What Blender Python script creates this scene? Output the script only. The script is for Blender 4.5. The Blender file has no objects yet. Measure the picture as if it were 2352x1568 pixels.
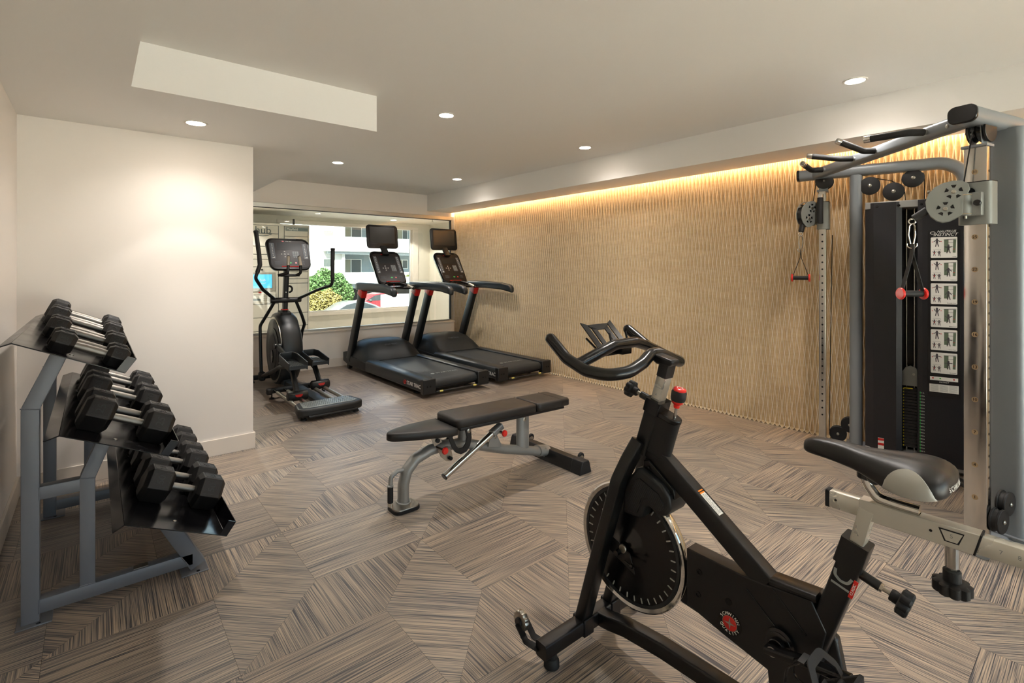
import bpy, bmesh, math, random
from mathutils import Vector, Matrix, Quaternion
random.seed(7)
SC = bpy.context.scene
COL = SC.collection
R = math.radians
# ------------------------------------------------------------------ camera
cam_d = bpy.data.cameras.new('camera'); cam = bpy.data.objects.new('camera', cam_d); COL.objects.link(cam)
cam.location = (0, 0, 1.35); cam.rotation_euler = (R(90), 0, R(-39.67))
cam_d.sensor_width = 36; cam_d.lens = 36 * 1155 / 2352
cam_d.shift_y = -167 / 2352; cam_d.clip_start = 0.02; cam_d.clip_end = 200
SC.camera = cam
# ------------------------------------------------------------------ view, world, sun
SC.view_settings.view_transform = 'Standard'; SC.view_settings.look = 'None'
SC.view_settings.gamma = 1; SC.view_settings.use_curve_mapping = False
SC.view_settings.exposure = 1.76
W = bpy.data.worlds.new('sky'); SC.world = W; W.use_nodes = True
wn = W.node_tree.nodes; wl = W.node_tree.links; wn.clear()
wo = wn.new('ShaderNodeOutputWorld'); wb = wn.new('ShaderNodeBackground'); ws = wn.new('ShaderNodeTexSky')
ws.sky_type = 'HOSEK_WILKIE'; ws.turbidity = 4.0; ws.ground_albedo = 0.35
ws.sun_direction = Vector((-0.35, -0.75, 0.75)).normalized()
wb.inputs['Strength'].default_value = 3.5
wl.new(ws.outputs[0], wb.inputs[0]); wl.new(wb.outputs[0], wo.inputs[0])
sd = bpy.data.lights.new('sun', 'SUN'); sd.energy = 15; sd.angle = R(0.6); sd.color = (1, .97, .92)
so = bpy.data.objects.new('sun', sd); COL.objects.link(so); so.location = (-3, -6, 12)
so.rotation_euler = Vector((-0.35, -0.75, 0.75)).to_track_quat('Z', 'Y').to_euler()
# ------------------------------------------------------------------ colour and material helpers
def lin(c):
    if isinstance(c, str):
        c = [int(c[i:i+2], 16) / 255 for i in (0, 2, 4)]
        return tuple(((x / 12.92) if x <= .04045 else ((x + .055) / 1.055) ** 2.4) for x in c) + (1,)
    return tuple(c) + (1,)
MATS = {}
def mat(name, col, rough=.5, metal=0, bump=0, bscale=200, spec=.5, coat=0, vary=0, vscale=8, emit=0, ecol=None, trans=0, aniso=0):
    m = bpy.data.materials.new(name); m.use_nodes = True
    n = m.node_tree.nodes; l = m.node_tree.links; b = n['Principled BSDF']
    c = lin(col); b.inputs['Base Color'].default_value = c
    b.inputs['Roughness'].default_value = rough; b.inputs['Metallic'].default_value = metal
    b.inputs['Specular IOR Level'].default_value = spec
    if coat: b.inputs['Coat Weight'].default_value = coat; b.inputs['Coat Roughness'].default_value = .15
    if trans: b.inputs['Transmission Weight'].default_value = trans
    if aniso: b.inputs['Anisotropic'].default_value = aniso
    if emit: b.inputs['Emission Strength'].default_value = emit; b.inputs['Emission Color'].default_value = lin(ecol) if ecol else c
    if bump or vary:
        tc = n.new('ShaderNodeTexCoord')
        if bump:
            t = n.new('ShaderNodeTexNoise'); t.inputs['Scale'].default_value = bscale; t.inputs['Detail'].default_value = 3
            l.new(tc.outputs['Object'], t.inputs['Vector'])
            bp = n.new('ShaderNodeBump'); bp.inputs['Strength'].default_value = bump; bp.inputs['Distance'].default_value = .002
            l.new(t.outputs[0], bp.inputs['Height']); l.new(bp.outputs[0], b.inputs['Normal'])
        if vary:
            t2 = n.new('ShaderNodeTexNoise'); t2.inputs['Scale'].default_value = vscale; t2.inputs['Detail'].default_value = 4
            l.new(tc.outputs['Object'], t2.inputs['Vector'])
            mr = n.new('ShaderNodeMapRange'); mr.inputs[1].default_value = .3; mr.inputs[2].default_value = .7
            mr.inputs[3].default_value = rough - vary; mr.inputs[4].default_value = rough + vary
            l.new(t2.outputs[0], mr.inputs[0]); l.new(mr.outputs[0], b.inputs['Roughness'])
    MATS[name] = m
    return m
def M(n): return MATS[n]
mat('wall_paint', 'e6dfd7', .65, bump=.05, bscale=500)
mat('ceiling_paint', 'e8e5e0', .75, bump=.04, bscale=500)
mat('trim_paint', 'e0d6ca', .45, bump=.03, bscale=300)
mat('lobby_paint', 'd8d2c4', .7, bump=.04, bscale=400)
mat('alu', 'b9b8b2', .38, .8, bump=.03, bscale=600)
mat('dark_alu', '2c3236', .45, .3)
mat('black_gloss', '0b0b0c', .22, 0, spec=.5, vary=.05)
mat('black_paint', '0e0e0f', .38, 0, bump=.06, bscale=900, vary=.04)
mat('tread_plastic', '1e2224', .42, 0, bump=.05, bscale=700)
mat('tread_dark', '141617', .45, 0, bump=.05, bscale=700)
mat('rubber', '100f0f', .62, 0, bump=.12, bscale=500)
mat('hex_rubber', '100e0d', .5, 0, bump=.15, bscale=420, vary=.05)
mat('chrome', 'c9c6c0', .16, 1, vary=.04, vscale=14)
mat('chrome_clean', 'd6d4cf', .07, 1)
mat('knurl', '8d8983', .4, 1, bump=.25, bscale=1400)
mat('brushed', 'cbc8be', .33, .7, bump=.05, bscale=300, vary=.07)
mat('silver_paint', '92928f', .36, .35, bump=.03, bscale=1200)
mat('rack_grey', '707379', .42, .2, bump=.05, bscale=900)
mat('shelf_black', '121113', .2, .2, vary=.08, vscale=5, bump=.02, bscale=60)
mat('vinyl', '1d1b19', .42, 0, bump=.18, bscale=900, vary=.03)
mat('red', 'c01a14', .3, 0, coat=.3)
mat('bright_red', 'd8231a', .28, 0, coat=.5)
mat('white_ink', 'e8e6e0', .5)
mat('grey_ink', '8d918e', .5)
mat('slot_grey', 'a3a39c', .5)
mat('orange_ink', 'e8851a', .5)
mat('yellow_ink', 'd8c81e', .5)
mat('green_ink', '2fa84a', .5)
mat('label_white', 'd9d7cf', .45)
mat('zinc', 'a9a49a', .3, 1)
mat('screen', '181b1d', .4, 0, spec=.2)
mat('console_face', '1b1412', .4, 0, spec=.22)
mat('button_grey', '565b60', .5, spec=.3)
mat('saddle_grey', 'b0afa7', .45, 0, bump=.08, bscale=700)
mat('saddle_black', '1a1817', .38, 0, bump=.1, bscale=800)
mat('bare_steel', 'd2cfc4', .3, .7, bump=.04, bscale=90, vary=.08, vscale=9)
# ------------------------------------------------------------------ mesh builder
def frame_for(d, up=(0, 0, 1)):
    d = Vector(d).normalized(); up = Vector(up)
    if abs(d.dot(up.normalized())) > .985: up = Vector((0, 1, 0)) if abs(d.y) < .9 else Vector((1, 0, 0))
    s = d.cross(up).normalized(); u = s.cross(d).normalized()
    return d, s, u
def fillet(pts, rad, n=6):
    pts = [Vector(p) for p in pts]
    if rad <= 0: return pts
    out = [pts[0]]
    for i in range(1, len(pts) - 1):
        a, b, c = pts[i-1], pts[i], pts[i+1]
        u = (a - b); v = (c - b); lu, lv = u.length, v.length; u.normalize(); v.normalize()
        ang = u.angle(v)
        if ang > 3.1: out.append(b); continue
        t = min(rad / math.tan(ang / 2), lu * .48, lv * .48)
        p0, p1 = b + u * t, b + v * t
        for k in range(n + 1):
            s = k / n
            out.append(p0 * (1 - s) ** 2 + b * 2 * s * (1 - s) + p1 * s ** 2)
    out.append(pts[-1]); return out
def rrect(w, h, r=0, n=3):
    r = min(r, w / 2 - 1e-5, h / 2 - 1e-5)
    if r <= 0: return [(-w/2, -h/2), (w/2, -h/2), (w/2, h/2), (-w/2, h/2)]
    o = []
    for cx, cy, a0 in ((w/2-r, -h/2+r, -90), (w/2-r, h/2-r, 0), (-w/2+r, h/2-r, 90), (-w/2+r, -h/2+r, 180)):
        for k in range(n + 1):
            a = R(a0 + 90 * k / n); o.append((cx + r * math.cos(a), cy + r * math.sin(a)))
    return o
def circ(rx, ry=None, n=14):
    ry = ry or rx
    return [(rx * math.cos(2*math.pi*k/n), ry * math.sin(2*math.pi*k/n)) for k in range(n)]
class MB:
    def __init__(s): s.v = []; s.f = []
    def add(s, vs, fs):
        o = len(s.v); s.v += [tuple(v) for v in vs]; s.f += [tuple(i + o for i in f) for f in fs]; return s
    def box(s, c, d, rot=None):
        x, y, z = [k / 2 for k in d]
        vs = [Vector(p) for p in ((-x,-y,-z),(x,-y,-z),(x,y,-z),(-x,y,-z),(-x,-y,z),(x,-y,z),(x,y,z),(-x,y,z))]
        if rot is not None:
            vs = [rot @ v for v in vs]
        c = Vector(c)
        return s.add([v + c for v in vs], [(3,2,1,0),(4,5,6,7),(0,1,5,4),(1,2,6,5),(2,3,7,6),(3,0,4,7)])
    def box2(s, a, b): return s.box([(a[i]+b[i])/2 for i in range(3)], [abs(b[i]-a[i]) for i in range(3)])
    def rings(s, rs, cap=True, closed=False):
        n = len(rs[0]); vs = [p for r in rs for p in r]; fs = []
        m = len(rs)
        for i in range(m - (0 if closed else 1)):
            j = (i + 1) % m
            for k in range(n):
                l = (k + 1) % n
                fs.append((i*n+k, i*n+l, j*n+l, j*n+k))
        if cap and not closed:
            fs.append(tuple(range(n-1, -1, -1))); fs.append(tuple((m-1)*n + k for k in range(n)))
        return s.add(vs, fs)
    def sweep(s, pts, prof, up=(0, 0, 1), fil=0, fn=6, cap=True, scale=None, closed=False):
        pts = fillet(pts, fil, fn) if not closed else [Vector(p) for p in pts]
        n = len(pts); rs = []; prev = None
        for i, p in enumerate(pts):
            if closed: d = (pts[(i+1) % n] - pts[i-1]).normalized()
            elif i == 0: d = (pts[1] - p).normalized()
            elif i == n-1: d = (p - pts[i-1]).normalized()
            else: d = ((pts[i+1] - p).normalized() + (p - pts[i-1]).normalized()).normalized()
            if prev is None:
                _, sd_, u = frame_for(d, up)
            else:
                q = prev[0].rotation_difference(d); sd_ = q @ prev[1]; u = q @ prev[2]
            prev = (d, sd_, u)
            k = scale[i] if scale else 1
            rs.append([p + sd_ * (a * k) + u * (b * k) for a, b in prof])
        return s.rings(rs, cap, closed)
    def tube(s, pts, r, n=12, fil=0, fn=6, cap=True, up=(0,0,1), ry=None, closed=False, scale=None):
        return s.sweep(pts, circ(r, ry, n), up, fil, fn, cap, scale, closed)
    def bar(s, p, q, w, h, r=0, up=(0, 0, 1), n=2): return s.sweep([p, q], rrect(w, h, r, n), up)
    def lathe(s, prof, o, axis=(0, 0, 1), n=24, loop=False):   # prof: (radius, distance along axis)
        d, a, b = frame_for(axis); o = Vector(o)
        rs = [[o + d * t + (a * math.cos(2*math.pi*k/n) + b * math.sin(2*math.pi*k/n)) * max(r, 1e-5) for k in range(n)] for r, t in prof]
        return s.rings(rs, not loop, loop)
    def cyl(s, p, q, r, n=20, ch=0):
        p, q = Vector(p), Vector(q); L = (q - p).length
        pr = [(r, 0), (r, L)] if not ch else [(r - ch, 0), (r, ch), (r, L - ch), (r - ch, L)]
        return s.lathe(pr, p, q - p, n)
    def prism(s, poly, o, ex, ey, t, off=0):       # polygon in the ex,ey plane, thickness t along ex x ey, starting at off
        o, ex, ey = Vector(o), Vector(ex), Vector(ey); ez = ex.cross(ey).normalized()
        a = [o + ex * x + ey * y + ez * off for x, y in poly]; b = [p + ez * t for p in a]
        return s.rings([a, b], True)
    def sphere(s, c, r, n=12, m=8, sc=(1, 1, 1)):
        pr = []
        c = Vector(c); vs = []
        rs = [[c + Vector((r*sc[0]*math.sin(math.pi*i/m)*math.cos(2*math.pi*k/n), r*sc[1]*math.sin(math.pi*i/m)*math.sin(2*math.pi*k/n), r*sc[2]*math.cos(math.pi*i/m))) for k in range(n)] for i in range(1, m)]
        s.rings(rs, True); return s
    def build(s, name, m, parent=None, bevel=0, smooth=40, seg=2, sub=0, loc=None):
        me = bpy.data.meshes.new(name); me.from_pydata(s.v, [], s.f)
        bm = bmesh.new(); bm.from_mesh(me); bmesh.ops.recalc_face_normals(bm, faces=bm.faces); bm.to_mesh(me); bm.free()
        if smooth:
            me.shade_smooth(); me.set_sharp_from_angle(angle=R(smooth))
        ms = m if isinstance(m, (list, tuple)) else [m]
        for k in ms: me.materials.append(MATS[k] if isinstance(k, str) else k)
        o = bpy.data.objects.new(name, me); COL.objects.link(o)
        if parent: o.parent = parent
        if loc: o.location = loc
        if bevel:
            md = o.modifiers.new('bevel', 'BEVEL'); md.width = bevel; md.segments = seg; md.limit_method = 'ANGLE'; md.angle_limit = R(38)
            md.harden_normals = False
        if sub:
            md = o.modifiers.new('sub', 'SUBSURF'); md.levels = sub; md.render_levels = sub
        return o
def tag(o, label=None, cat=None, group=None, kind=None):
    if label: o['label'] = label
    if cat: o['category'] = cat
    if group: o['group'] = group
    if kind: o['kind'] = kind
    return o
def thing(name, loc, rz=0, label=None, cat=None, group=None):
    o = bpy.data.objects.new(name, None); COL.objects.link(o); o.location = loc; o.rotation_euler = (0, 0, rz)
    o.empty_display_size = .1
    return tag(o, label, cat, group)
def struct(name, mb, m, **k):
    return tag(mb.build(name, m, **k), kind='structure')
def text(name, s, size, o, ex, ey, m, parent, align='CENTER', ext=.0004, shear=0, spacing=1):
    c = bpy.data.curves.new(name, 'FONT'); c.body = s; c.size = size; c.align_x = align; c.align_y = 'CENTER'
    c.extrude = ext; c.shear = shear; c.space_character = spacing; c.materials.append(MATS[m])
    tmp = bpy.data.objects.new('t', c); me = bpy.data.meshes.new_from_object(tmp); me.name = name; bpy.data.objects.remove(tmp); bpy.data.curves.remove(c)
    ob = bpy.data.objects.new(name, me); COL.objects.link(ob)
    ex = Vector(ex).normalized(); ey = Vector(ey); ey = (ey - ex * ey.dot(ex)).normalized(); ez = ex.cross(ey)
    mt = Matrix((ex, ey, ez)).transposed().to_4x4(); mt.translation = Vector(o)
    ob.parent = parent; ob.matrix_local = mt
    return ob
def copy_tree(o, parent=None):
    c = o.copy(); COL.objects.link(c)
    if parent: c.parent = parent
    for ch in list(o.children): copy_tree(ch, c)
    return c
# ================================================================== SETTING
XW, XL, YW, YB = 4.53, -0.357, 6.904, -2.6       # right panel face, left wall, window wall, wall behind
# ---- floor: square and 45 degree rhombus tiles, woven streaks
def floor_mat():
    m = bpy.data.materials.new('woven_floor'); m.use_nodes = True
    n = m.node_tree.nodes; l = m.node_tree.links; b = n['Principled BSDF']
    uv = n.new('ShaderNodeUVMap'); uv.uv_map = 'UVMap'
    def noise(sx, sy, det, rough=.5):
        mp = n.new('ShaderNodeMapping'); mp.inputs['Scale'].default_value = (sx, sy, 1)
        l.new(uv.outputs[0], mp.inputs[0])
        t = n.new('ShaderNodeTexNoise'); t.inputs['Scale'].default_value = 1; t.inputs['Detail'].default_value = det
        t.inputs['Roughness'].default_value = rough
        l.new(mp.outputs[0], t.inputs['Vector']); return t
    a = noise(2.2, 230, 2, .5); c = noise(4, 480, 2, .6); w = noise(1.2, 26, 2)
    def math_(op, x, y):
        k = n.new('ShaderNodeMath'); k.operation = op
        for i, v in ((0, x), (1, y)):
            if isinstance(v, (int, float)): k.inputs[i].default_value = v
            else: l.new(v, k.inputs[i])
        return k.outputs[0]
    s = math_('ADD', math_('MULTIPLY', a.outputs[0], .55), math_('MULTIPLY', c.outputs[0], .45))
    s = math_('ADD', s, math_('MULTIPLY', math_('SUBTRACT', w.outputs[0], .5), .10))
    cr = n.new('ShaderNodeValToRGB'); e = cr.color_ramp.elements
    e[0].position = .37; e[0].color = lin('35363c'); e[1].position = .64; e[1].color = lin('bea992')
    for p, h in ((.43, '545255'), (.48, '827970'), (.54, 'a29281')):
        k = e.new(p); k.color = lin(h)
    l.new(s, cr.inputs[0])
    # per tile tint
    at = n.new('ShaderNodeAttribute'); at.attribute_name = 'tile'
    mx = n.new('ShaderNodeMix'); mx.data_type = 'RGBA'; mx.blend_type = 'MULTIPLY'; mx.inputs[0].default_value = 1
    l.new(cr.outputs[0], mx.inputs[6]); l.new(at.outputs['Color'], mx.inputs[7])
    l.new(mx.outputs[2], b.inputs['Base Color'])
    b.inputs['Roughness'].default_value = .34; b.inputs['Specular IOR Level'].default_value = .45
    # fine cross weave bump
    wv = noise(420, 330, 1)
    bp = n.new('ShaderNodeBump'); bp.inputs['Strength'].default_value = .35; bp.inputs['Distance'].default_value = .0015
    hs = math_('ADD', math_('MULTIPLY', wv.outputs[0], .4), s)
    l.new(hs, bp.inputs['Height']); l.new(bp.outputs[0], b.inputs['Normal'])
    return m
def clip(poly, x0, x1, y0, y1):
    for ax, lim, sg in ((0, x0, 1), (0, x1, -1), (1, y0, 1), (1, y1, -1)):
        out = []
        for i in range(len(poly)):
            a, b = poly[i-1], poly[i]; da, db = (a[ax]-lim)*sg, (b[ax]-lim)*sg
            if (da >= 0) != (db >= 0):
                t = da / (da - db); out.append((a[0]+(b[0]-a[0])*t, a[1]+(b[1]-a[1])*t))
            if db >= 0: out.append(b)
        poly = out
        if len(poly) < 3: return []
    return poly
def build_floor():
    s = .5145; q = s / math.sqrt(2); K = (.373, 1.857); g = .0006
    V = []; F = []; UV = []; T = []
    rnd = random.Random(3)
    for i in range(-16, 22):
        for j in range(-12, 16):
            kx, ky = K[0] + i*s + j*q, K[1] - i*s + j*(s+q)
            tiles = ((((kx, ky), (kx+q, ky+q), (kx+q, ky+q+s), (kx, ky+s)), -45),
                     (((kx, ky), (kx+s, ky), (kx+s+q, ky+q), (kx+q, ky+q)), 90),
                     (((kx+q, ky+q), (kx+q+s, ky+q), (kx+q+s, ky+q+s), (kx+q, ky+q+s)), 0))
            for poly, ang in tiles:
                cx = sum(p[0] for p in poly)/4; cy = sum(p[1] for p in poly)/4
                poly = [(p[0] + (cx-p[0])*g*3, p[1] + (cy-p[1])*g*3) for p in poly]
                p2 = clip(poly, XL-.05, XW+.1, YB-.05, YW+.05)
                if not p2: continue
                o = len(V); V += [(x, y, 0) for x, y in p2]; F.append(tuple(range(o, o+len(p2))))
                ou, ov = rnd.uniform(-50, 50), rnd.uniform(-50, 50); ca, sa = math.cos(R(ang)), math.sin(R(ang))
                UV.append([(x*ca+y*sa+ou, -x*sa+y*ca+ov) for x, y in p2])
                t = rnd.uniform(.86, 1.06); w = rnd.uniform(-.035, .02)
                T.append((t*(1+w), t, t*(1-w), 1))
    me = bpy.data.meshes.new('floor'); me.from_pydata(V, [], F)
    me.uv_layers.new(name='UVMap'); me.color_attributes.new('tile', 'FLOAT_COLOR', 'CORNER')
    uvl = me.uv_layers['UVMap']; ca_ = me.color_attributes['tile']
    for p, u, t in zip(me.polygons, UV, T):
        for li, c in zip(p.loop_indices, u):
            uvl.data[li].uv = c; ca_.data[li].color = t
    me.materials.append(floor_mat())
    o = bpy.data.objects.new('floor', me); COL.objects.link(o); tag(o, kind='structure')
build_floor()
mat('bounce_pale', 'e2ddd2', .9)
mat('slab', '2a2724', .9)
struct('floor_slab', MB().box2((XL-.3, YB-.3, -.3), (XW+.35, YW+.12, -.0015)), 'slab', smooth=0)
# ---- walls
struct('wall_left', MB().box2((XL-.2, YB-.2, -.002), (XL, 4.17, 2.27)).box2((XL-.2, 4.17, -.002), (XL-.01, YW+.12, 2.6)), 'wall_paint', smooth=0)
struct('wall_partition', MB().box2((XL-.02, 4.169, -.001), (.919, YW, 2.27)), 'wall_paint', smooth=0)
wb_ = MB().box2((XL-.2, YB-.2, -.002), (-.1, YB, 2.6)).box2((4.35, YB-.2, -.002), (XW+.3, YB, 2.6)).box2((-.1, YB-.2, -.002), (4.35, YB, .08)).box2((-.1, YB-.2, 2.22), (4.35, YB, 2.6))
struct('wall_behind', wb_, 'wall_paint', smooth=0)
w3 = struct('window_3', MB().box2((-.1, YB-.14, .08), (4.35, YB-.06, .13)).box2((-.1, YB-.14, 2.17), (4.35, YB-.06, 2.22)).box2((-.1, YB-.14, .13), (-.05, YB-.06, 2.17)).box2((4.30, YB-.14, .13), (4.35, YB-.06, 2.17)).box2((2.07, YB-.14, .13), (2.13, YB-.06, 2.17)), 'alu', smooth=0)  # unseen glazing, inferred from chrome reflections, enlarged to brighten the ceiling
struct('bounce_ground', MB().box2((-12, -30, -.25), (16, YB-.2, -.05)), 'bounce_pale', smooth=0)  # unseen ground, made pale to bounce sunlight up to the ceiling
struct('sun_block_slab', MB().box2((-3, -4.0, 2.62), (8, YB-.2, 2.75)), 'ceiling_paint', smooth=0)  # unseen slab added to control how much sun enters from behind
pl_ = bpy.data.lights.new('portal', 'AREA'); pl_.shape = 'RECTANGLE'; pl_.size = 4.35; pl_.size_y = 2.04; pl_.cycles.is_portal = True
po_ = bpy.data.objects.new('portal', pl_); COL.objects.link(po_); po_.location = (2.1, YB-.12, 1.15); po_.rotation_euler = (R(90), 0, 0)
# window wall: knee wall, sill ledge, header
ww = MB().box2((.9, YW, -.001), (XW+.15, YW+.14, .49)).box2((.9, YW, 2.19), (XW+.15, YW+.14, 2.6)).box2((4.50, YW, .49), (XW+.15, YW+.14, 2.19))
struct('wall_window', ww, 'wall_paint', smooth=0)
struct('trim_1', MB().box2((.9, YW-.018, .488), (XW-.02, YW+.15, .508)), 'trim_paint', bevel=.002)
# ---- ceilings
struct('ceiling', MB().box2((XL-.2, YB-.2, 2.503), (XW+.3, YW+.14, 2.62)), 'ceiling_paint', smooth=0)
low = MB().prism([(XL-.05, YB-.1), (.14, YB-.1), (.14, 3.165), (1.45, 3.165), (1.45, YW), (XL-.05, YW)], (0, 0, 2.266), (1, 0, 0), (0, 1, 0), .24)
struct('ceiling_dropped', low, 'ceiling_paint', smooth=0)
sof = MB().box2((4.003, YB-.1, 2.25), (4.448, YW, 2.268)).box2((4.003, YB-.1, 2.268), (4.02, YW, 2.505)).box2((4.435, YB-.1, 2.268), (4.448, YW, 2.30))
struct('ceiling_soffit', sof, 'ceiling_paint', smooth=0)
# ---- baseboards
struct('baseboard_partition', MB().prism([(XL, 4.156), (.932, 4.156), (.932, YW), (.9195, YW), (.9195, 4.1685), (XL, 4.1685)], (0, 0, 0), (1, 0, 0), (0, 1, 0), .118), 'trim_paint', bevel=.002)
struct('baseboard_left', MB().box2((XL, YB, 0), (XL+.013, 4.157, .118)), 'trim_paint', bevel=.002)
struct('baseboard_window', MB().box2((.93, YW-.013, 0), (XW-.025, YW, .118)), 'trim_paint', bevel=.002)
# ---- right wall: carved wooden relief of long staggered lenses
def relief_mat():
    m = bpy.data.materials.new('carved_wood'); m.use_nodes = True
    n = m.node_tree.nodes; l = m.node_tree.links; b = n['Principled BSDF']
    tc = n.new('ShaderNodeTexCoord'); mp = n.new('ShaderNodeMapping'); mp.inputs['Scale'].default_value = (5, 9, 34)
    l.new(tc.outputs['Object'], mp.inputs[0])
    t = n.new('ShaderNodeTexNoise'); t.inputs['Scale'].default_value = 1; t.inputs['Detail'].default_value = 5; t.inputs['Distortion'].default_value = .6
    l.new(mp.outputs[0], t.inputs['Vector'])
    cr = n.new('ShaderNodeValToRGB'); e = cr.color_ramp.elements
    e[0].position = .3; e[0].color = lin('cdb38a'); e[1].position = .72; e[1].color = lin('dcc69f')
    l.new(t.outputs[0], cr.inputs[0]); l.new(cr.outputs[0], b.inputs['Base Color'])
    b.inputs['Roughness'].default_value = .34; b.inputs['Specular IOR Level'].default_value = .455
    return m
def build_relief():
    P, Hh, dep, rw = .01955, .154, .0205, .00135      # ridge spacing, half lens height, gouge depth, half ridge width
    Y0, Y1, Z1 = YB, YW - .002, 2.40
    zs = [0, .02]
    while zs[-1] < Z1: zs.append(zs[-1] + Hh)
    V = []; ncol = int((Y1 - Y0) / P) + 1; us = (0, .2, .5, .8, 1)
    row = ncol * 6 + 1
    for r, z in enumerate(zs):
        f = 1 if r % 2 == 0 else -1
        if r == 0: f = -1 + 2 * .13; f = .74
        if r >= 1: f = -1 if r % 2 else 1
        def ridge(k): return Y0 + k * P + (f if k % 2 == 0 else -f) * (P / 2 - rw * 1.2)
        for k in range(ncol):
            ya, yb = ridge(k) + rw, ridge(k + 1) - rw; w = max(0, (yb - ya)) / (2 * P)
            V.append((XW - .026, min(max(ya - 2*rw, Y0), Y1), z))
            for u in us:
                V.append((XW - .026 + dep * w * 4 * u * (1 - u), min(max(ya + (yb - ya) * u, Y0), Y1), z))
        V.append((XW - .026, Y1, z))
    F = []; MI = []
    for r in range(len(zs) - 1):
        for i in range(row - 1):
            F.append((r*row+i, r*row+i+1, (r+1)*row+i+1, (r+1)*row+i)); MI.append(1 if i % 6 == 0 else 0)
    me = bpy.data.meshes.new('wall_right'); me.from_pydata(V, [], F); me.shade_smooth(); me.set_sharp_from_angle(angle=R(24))
    me.polygons.foreach_set('material_index', MI)
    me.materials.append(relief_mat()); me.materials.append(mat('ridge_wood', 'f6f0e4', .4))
    o = bpy.data.objects.new('wall_right', me); COL.objects.link(o); tag(o, kind='structure')
build_relief()
struct('wall_right_backing', MB().box2((XW+.005, YB-.2, -.002), (XW+.25, YW+.14, 2.6)), 'wall_paint', smooth=0)
# ---- inner window: aluminium frame and glass
def glass_mat(name, tint, rough=0):
    m = bpy.data.materials.new(name); m.use_nodes = True
    n = m.node_tree.nodes; l = m.node_tree.links; n.clear()
    o = n.new('ShaderNodeOutputMaterial'); t = n.new('ShaderNodeBsdfTransparent'); g = n.new('ShaderNodeBsdfGlossy')
    g.inputs['Roughness'].default_value = .01; t.inputs[0].default_value = lin(tint)
    mx = n.new('ShaderNodeMixShader'); f = n.new('ShaderNodeFresnel'); f.inputs[0].default_value = 1.45
    l.new(f.outputs[0], mx.inputs[0]); l.new(t.outputs[0], mx.inputs[1]); l.new(g.outputs[0], mx.inputs[2]); l.new(mx.outputs[0], o.inputs[0])
    MATS[name] = m
glass_mat('glass', 'fafcfa')
wf = MB().box2((.92, YW+.01, 2.135), (4.50, YW+.075, 2.19)).box2((.92, YW+.01, .508), (4.50, YW+.075, .535)).box2((4.455, YW+.01, .535), (4.50, YW+.075, 2.135))
w1 = struct('window_1', wf, 'alu', bevel=.002)
MB().box2((4.438, YW+.03, .535), (4.455, YW+.055, 2.135)).box2((.92, YW+.03, 2.128), (4.455, YW+.055, 2.135)).build('gasket', 'dark_alu', w1)
MB().box2((.92, YW+.04, .535), (4.438, YW+.046, 2.128)).build('pane', 'glass', w1, smooth=0)
# ---- lamps
mat('lamp_glow', 'fff1dc', .5, emit=28, ecol='fff0e0')
mat('lamp_trim', 'e9e4da', .4)
WARM = (1.0, .945, .895)
def downlight(x, y, z, label, power=20, rad=.052):
    t = thing('recessed_downlight', (x, y, z), 0, label, 'ceiling light', 'recessed ceiling downlights')
    MB().lathe([(rad+.014, -.0005), (rad+.012, -.004), (rad, -.005), (rad, -.001), (rad+.006, 0)], (0, 0, 0), (0, 0, 1), 28, True).build('trim_ring', 'lamp_trim', t)
    MB().lathe([(rad, -.0030), (rad, -.0042)], (0, 0, 0), (0, 0, 1), 28).build('diffuser', 'lamp_glow', t)
    ld = bpy.data.lights.new('downlight_beam', 'SPOT'); ld.energy = power * .36; ld.spot_size = R(150); ld.spot_blend = .9
    ld.shadow_soft_size = .045; ld.color = WARM
    lo = bpy.data.objects.new('downlight_beam', ld); COL.objects.link(lo); lo.parent = t; lo.location = (0, 0, -.03)
    ld2 = bpy.data.lights.new('downlight_core', 'SPOT'); ld2.energy = power * .26; ld2.spot_size = R(78); ld2.spot_blend = .18
    ld2.shadow_soft_size = .04; ld2.color = WARM
    ld3 = bpy.data.lights.new('downlight_center', 'SPOT'); ld3.energy = power * 1.15; ld3.spot_size = R(62); ld3.spot_blend = 1.0
    ld3.shadow_soft_size = .04; ld3.color = WARM
    lo3 = bpy.data.objects.new('downlight_center', ld3); COL.objects.link(lo3); lo3.parent = t; lo3.location = (0, 0, -.03)
    lo2 = bpy.data.objects.new('downlight_core', ld2); COL.objects.link(lo2); lo2.parent = t; lo2.location = (0, 0, -.03)
    return t
for x, y, z, lb in ((3.585, 1.03, 2.503, 'round glowing downlight in the high ceiling above the cable machine, nearest one'),
        (2.03, 3.22, 2.503, 'round glowing downlight in the high ceiling just right of the dropped ceiling corner'),
        (3.585, 3.235, 2.503, 'round glowing downlight beside the soffit over the middle of the carved wall'),
        (2.03, 5.41, 2.503, 'small distant downlight over the elliptical trainer by the dropped ceiling edge'),
        (3.585, 5.43, 2.503, 'small farthest downlight over the treadmills near the soffit corner'),
        (.488, 3.70, 2.266, 'round glowing downlight in the dropped ceiling over the dumbbell rack'),
        (2.03, 1.03, 2.503, 'downlight in the high ceiling above the open floor'),
        (2.03, -1.15, 2.503, 'downlight in the high ceiling behind the exercise bike'),
        (3.585, -1.15, 2.503, 'downlight in the high ceiling near the rear corner')):
    downlight(x, y, z, lb)
MB().box2((-.05, YB-.105, .13), (4.30, YB-.1, 2.17)).build('pane', 'glass', w3, smooth=0)
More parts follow.
